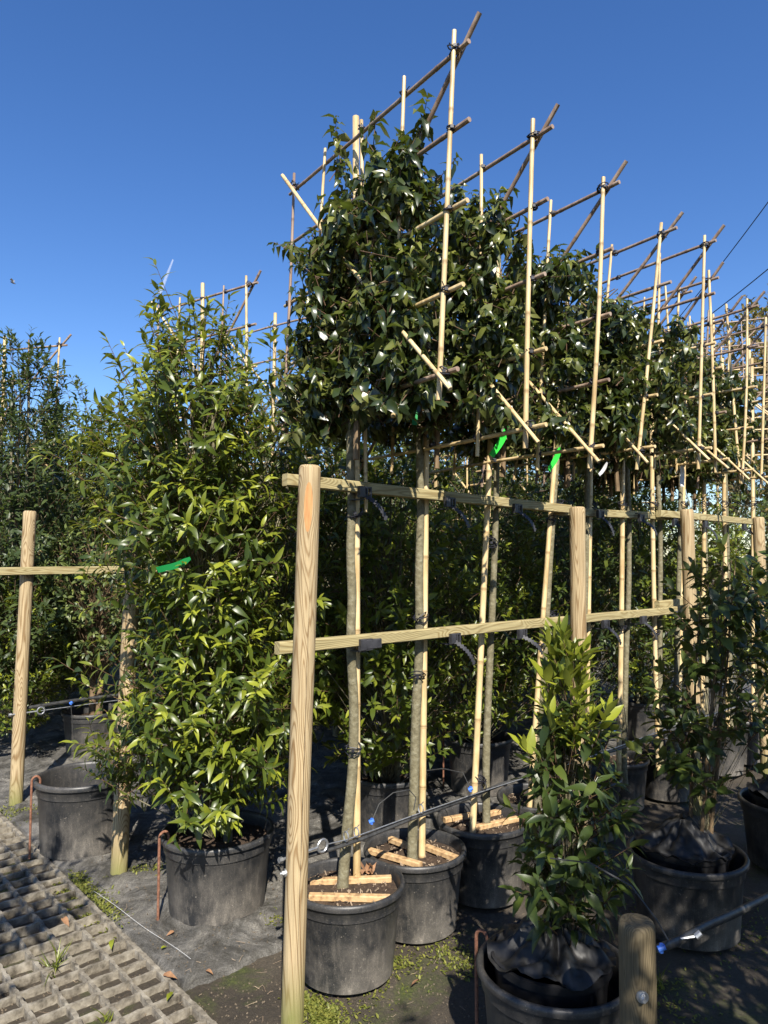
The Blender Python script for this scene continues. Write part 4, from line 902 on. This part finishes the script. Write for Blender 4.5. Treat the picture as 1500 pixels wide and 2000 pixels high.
dripper(726, 1604, 2.30, [(.03,.03,.06),(.09,.08,.09),(.16,.12,.09),(.19,.14,.05),(.18,.13,0)], 'blue dripper on the pipe between the two nearest trunks')
dripper(919, 1541, 2.30, [(-.03,.05,.06),(-.12,.12,.06),(-.25,.2,.02),(-.33,.24,-.05)], 'blue dripper on the pipe at the third cane')
dripper(1201, 1426, 2.36, [(.0,.03,.1),(.03,.05,.2),(.08,.06,.12),(.1,.06,-.1)], 'pale blue dripper on the pipe near the small grey pot')
e2 = eye_bolt(0, 5.36, 80, 1388, 'galvanised eye bolt through the far left post')
pipe_run('tension_wire', [e2]+[w(s, 5.36, e2[2]) for s in np.linspace(1.8, 9, 20)], .0028, 'metal', 'steel wire pulled from the eye bolt of the far left post', 'wire')
pipe_run('irrigation_pipe', [w(s, 5.40, e2[2]+.025+.008*math.sin(s*4)) for s in np.linspace(1.52, 9, 50)], .012, 'pipe', 'black irrigation pipe behind the far left post', 'irrigation pipe', group='irrigation pipes')
dripper(139, 1373, 5.33, [(0,0,-.03),(.01,0,-.12),(.015,0,-.2)], 'pale blue dripper at the far left pipe')
pz = [on_n(x, y, 1.03) for x, y in ((1288,1853),(1330,1835),(1380,1808),(1430,1786),(1480,1762),(1530,1735),(1620,1690),(1760,1610))]
pipe_run('irrigation_pipe', pz, .013, 'pipe', 'thick black irrigation pipe ending near the short dark post', 'irrigation pipe', 10, 'irrigation pipes')
dripper(1292, 1852, 1.01, [(.02,.0,.02),(.0,.03,.06),(-.06,.06,.14),(-.16,.12,.18),(-.26,.2,.16)], 'deep blue cap at the end of the thick black pipe')
b = MB(); p = pz[1]; b.tube([p+np.array([-.01,-.015,.01]), p+np.array([.04,-.02,.02])], .004, 6); b.tube([p+np.array([.035,-.02,.018]), p+np.array([.05,-.02,.03])], .009, 8)
tag(b.build('hose_clamp', M['metal'], None, tuple(p)), 'small metal clamp on the thick pipe beside the blue cap', 'clamp')
# overhead cables
for k, (a, b_) in enumerate((((1620,230),(1310,640)), ((1620,425),(1290,685)))):
    p0, p1 = aty(*a, 16), aty(*b_, 24); q = MB(); P_ = [p0*(1-t)+p1*t+np.array([0,0,-.35*math.sin(math.pi*t)*.3]) for t in np.linspace(-.6, 1.6, 24)]
    q.tube(P_, .014, 6); tag(q.build('overhead_cable', M['tie'], None, tuple(P_[0])), ['upper thin dark cable crossing the sky at the right', 'lower thin dark cable crossing the sky at the right'][k], 'cable', 'overhead cables')
a, b_ = aty(338, 507, 900), aty(312, 574, 900); q = MB(); q.tube([a, a*.5+b_*.5, b_], [1.1, 1.9, 2.6], 8); o = q.build('contrail', M['contrail'], None, tuple(a)); tag(o, 'short pale contrail in the blue above the bright laurel', 'contrail'); o['kind'] = 'stuff'

# ------------------------------------------------------------ ground litter and moss
def moss(centres, name, label):
    g = np.random.default_rng(77); P = []; 
    for (s, n, rs, rn, k) in centres:
        for _ in range(k): s2, n2 = s+rs*g.normal(), n+rn*g.normal(); q_ = w(s2, n2); q_[2] = .004 if (s2 > 1.36 and n2 > 2.7) else gz(q_[0], q_[1])-.002; P.append(q_)
    P = np.array(P); m = len(P); P[:, 2] += .010*g.random(m); th = g.random(m)*6.28; el = g.uniform(.1, 1.2, m)
    D = np.stack([np.cos(th)*np.cos(el), np.sin(th)*np.cos(el), np.sin(el)], 1); N = nrm(np.cross(D, np.cross([0,0,1.0], D))); N = np.where(N[:, 2:] < 0, -N, N)
    L = g.uniform(.008, .020, m); o = leaf_mesh(name, P, D, N, L, L*.55, g.random(m)*.5+.4, M['leaf_yellow'], None, .3, .2, False, g); o['kind'] = 'stuff'; o['label'] = label; o['category'] = 'moss'; return o
def sn(px, py):
    r = ray(px, py); p = r*(-H/r[2]); return float(p[:2] @ DS), float(p[:2] @ DN)
C = []
for (px, py, rs, rn, k) in [(165,1745,.05,.10,900),(190,1780,.04,.10,700),(250,1708,.06,.03,260),(150,1722,.05,.06,300),(630,1975,.035,.05,900),(600,1950,.03,.05,400),(780,1880,.05,.06,260),(890,1870,.06,.1,500),(1400,1800,.2,.2,600),(20,1590,.1,.1,500),(310,1700,.03,.05,80),(1300,1950,.1,.1,250),(520,1790,.03,.1,160),(700,1960,.1,.05,150)]:
    s, n = sn(px, py); C.append((s, n, rs, rn, k))
moss(C, 'moss', 'yellow-green moss and seedlings on the ground')
gl = np.random.default_rng(9)
def flat_leaf(px, py, L, mat, label, z=.02, tint=.9):
    s, n = sn(px, py); P = w(s, n, z)[None]; th = gl.random()*6.28; D = nrm(np.array([[math.cos(th), math.sin(th), .25]])); N = nrm(np.array([[.2*gl.normal(), .2*gl.normal(), 1.0]])); N = nrm(N-D*np.sum(N*D))
    o = leaf_mesh('fallen_leaf', P*0, D, N, np.array([L]), np.array([L*.45]), np.array([tint]), M[mat], None, .4, .5, True, gl, .2); o.location = tuple(P[0]); tag(o, label, 'fallen leaf', 'fallen leaves')
for a in [(122,1802,.06,'leaf_fallen','orange fallen leaf on the upper part of the grid paving'),(318,1915,.055,'leaf_fallen','reddish crumpled leaf at the edge of the grid paving'),(402,1905,.035,'leaf_fallen','orange round leaf on the mud strip'),
          (219,1845,.05,'leaf_bright','small yellow-green leaf on the grid paving near its edge'),(338,1948,.055,'leaf_bright','yellow-green leaf on the lowest grid paving'),(314,1862,.03,'leaf_bright','tiny yellow leaf across the white string'),
          (340,1828,.035,'leaf_fallen','tiny orange leaf on the fabric by the hooked pot'),(1360,1850,.05,'leaf_fallen','tan leaf on the shaded ground, lower right'),(820,1925,.04,'leaf_fallen','pale dry leaf on the mud right of the nearest pot')]:
    flat_leaf(*a)
def dry_clump(px, py, z, label):
    r = ray(px, py); p = r*((z-H)/r[2])+np.array([0,0,H]); m = 7; D = nrm(gl.normal(size=(m, 3))*[1,1,.6]+[0,0,.3]); N = nrm(np.cross(D, gl.normal(size=(m, 3))))
    o = leaf_mesh('dry_leaf', gl.normal(size=(m, 3))*.008, D, N, gl.uniform(.03,.05,m), gl.uniform(.018,.026,m), np.ones(m), M['leaf_fallen'], None, .6, .4, True, gl, .6); o.location = tuple(p); tag(o, label, 'dry leaf', 'fallen leaves')
dry_clump(722, 1702, .335, 'curled orange leaf on the soil of the nearest pot')
# white string over the fabric
pts = []
for t_ in np.linspace(0, 1, 16):
    s, n = sn(182*(1-t_)+372*t_, 1752*(1-t_)+1888*t_); pts.append(w(s, n, .030+.004*math.sin(t_*9)))
tag(MB().tube(pts, .0006, 5).build('string', M['string'], None, tuple(pts[0])), 'white string stretched over the fabric beside the grid paving', 'string')
# twigs and straws
b = MB()
for _ in range(110):
    px, py = gl.uniform(60, 900), gl.uniform(1680, 1990); s, n = sn(px, py); q_ = w(s, n); p = w(s, n, .012+.01*gl.random() if (s > 1.36 and n > 2.7) else gz(q_[0], q_[1])+.004+.004*gl.random()); th = gl.random()*6.28; L = gl.uniform(.012, .05); q = p+np.array([math.cos(th)*L, math.sin(th)*L, .006*gl.normal()])
    b.tube([p, (p+q)/2+gl.normal(size=3)*.004, q], gl.uniform(.0005, .0012), 4)
o = b.build('straw_litter', M['chip'], None, tuple(w(1.5, 3)), smooth=False); o['kind'] = 'stuff'; tag(o, 'dry stalks and straws scattered on the ground', 'litter')
b = MB(); 
for _ in range(2600):
    px, py = gl.uniform(0, 1100), gl.uniform(1660, 1998); s, n = sn(px, py); e = gl.uniform(.0012, .0045)
    q_ = w(s, n); z = .010 if (s > 1.40 and n > 2.74) else gz(q_[0], q_[1])
    a3 = nrm(gl.normal(size=3)); b3 = nrm(np.cross(a3, gl.normal(size=3))); ax = np.array([a3, b3, np.cross(a3, b3)])
    b.box(w(s, n, z+e*.4), (e*1.6, e*1.2, e), ax)
o = b.build('soil_crumbs', M['crumb'], None, tuple(w(1.5, 3)), smooth=False); o['kind'] = 'stuff'; tag(o, 'crumbs of dark soil strewn over the ground', 'soil crumbs')
hook_at(2.05, 1.46, .245, 962, 1960, 'rusty hooked bar against the big pot at the bottom edge', .385)
t = thing('flying_insect', aty(25, 552, 1.6), 'tiny dark insect flying against the sky at the far left', 'insect')
p = np.array(t.location); b = MB(); b.tube([p+np.array([-.005,0,.002]), p, p+np.array([.006,0,-.003])], [.001,.0022,.0008], 8); b.build('body', M['tie'], t, p)
for sg in (-1, 1):
    b = MB(); b.add([p, p+np.array([-.005,sg*.004,.006]), p+np.array([.000,sg*.006,.008]), p+np.array([.003,sg*.003,.004])], [(0,1,2,3)]); b.build('wing', M['metal'], t, p)
# grass tuft in the paving, and the leaves of a plant leaning in at the left edge
def tuft(px, py, k, L, label):
    s, n = sn(px, py); D = nrm(np.stack([gl.normal(size=k)*.5, gl.normal(size=k)*.5, np.ones(k)], 1)); N = nrm(np.cross(D, gl.normal(size=(k, 3))))
    o = leaf_mesh('grass_tuft', gl.normal(size=(k, 3))*[.012,.012,0], D, N, gl.uniform(.5, 1, k)*L, np.full(k, .005), gl.uniform(.4, .9, k), M['leaf_bright'], None, .8, .3, False, gl); o.location = tuple(w(s, n, -.02)); tag(o, label, 'grass tuft', 'small weeds')
tuft(108, 1890, 26, .12, 'grass tuft growing in a cell of the paving'); tuft(210, 1985, 14, .05, 'tiny weed in a low paving cell'); tuft(1290, 1930, 16, .12, 'small weed by the short dark post')
t = thing('edge_plant', (-1.15, 1.75, 0), 'low plant at the left edge showing one bright yellow-green leaf', 'plant')
P = np.array([[-.02,.03,.62],[.0,.0,.60],[-.02,0,.58],[.03,.01,.30],[.06,-.02,.27],[.01,.0,.25],[-.03,.0,.2],[-.03,.01,.4]]); D = nrm(np.array([[.35,.1,.75],[.5,.05,.25],[.2,-.3,.6],[.6,.1,.5],[.8,-.1,.1],[.4,.4,.6],[.6,-.3,.2],[.3,.2,.6]])); N = nrm(np.array([[-.4,-.8,.3]]*8)+gl.normal(size=(8,3))*.3); N = nrm(N-D*np.sum(N*D, 1)[:, None])
leaf_mesh('leaves', P, D, N, np.full(8, .095), np.full(8, .04), np.array([.95,.9,.85,.4,.6,.5,.3,.4]), M['leaf_bright'], t, .3, .3, True, gl, .1)
b = MB(); b.tube([(-.05,.0,0),(-.03,.01,.25),(-.03,.01,.45),(-.01,.02,.64)], [.006,.005,.004,.002], 6); b.build('stem', M['bark_olive'], t)
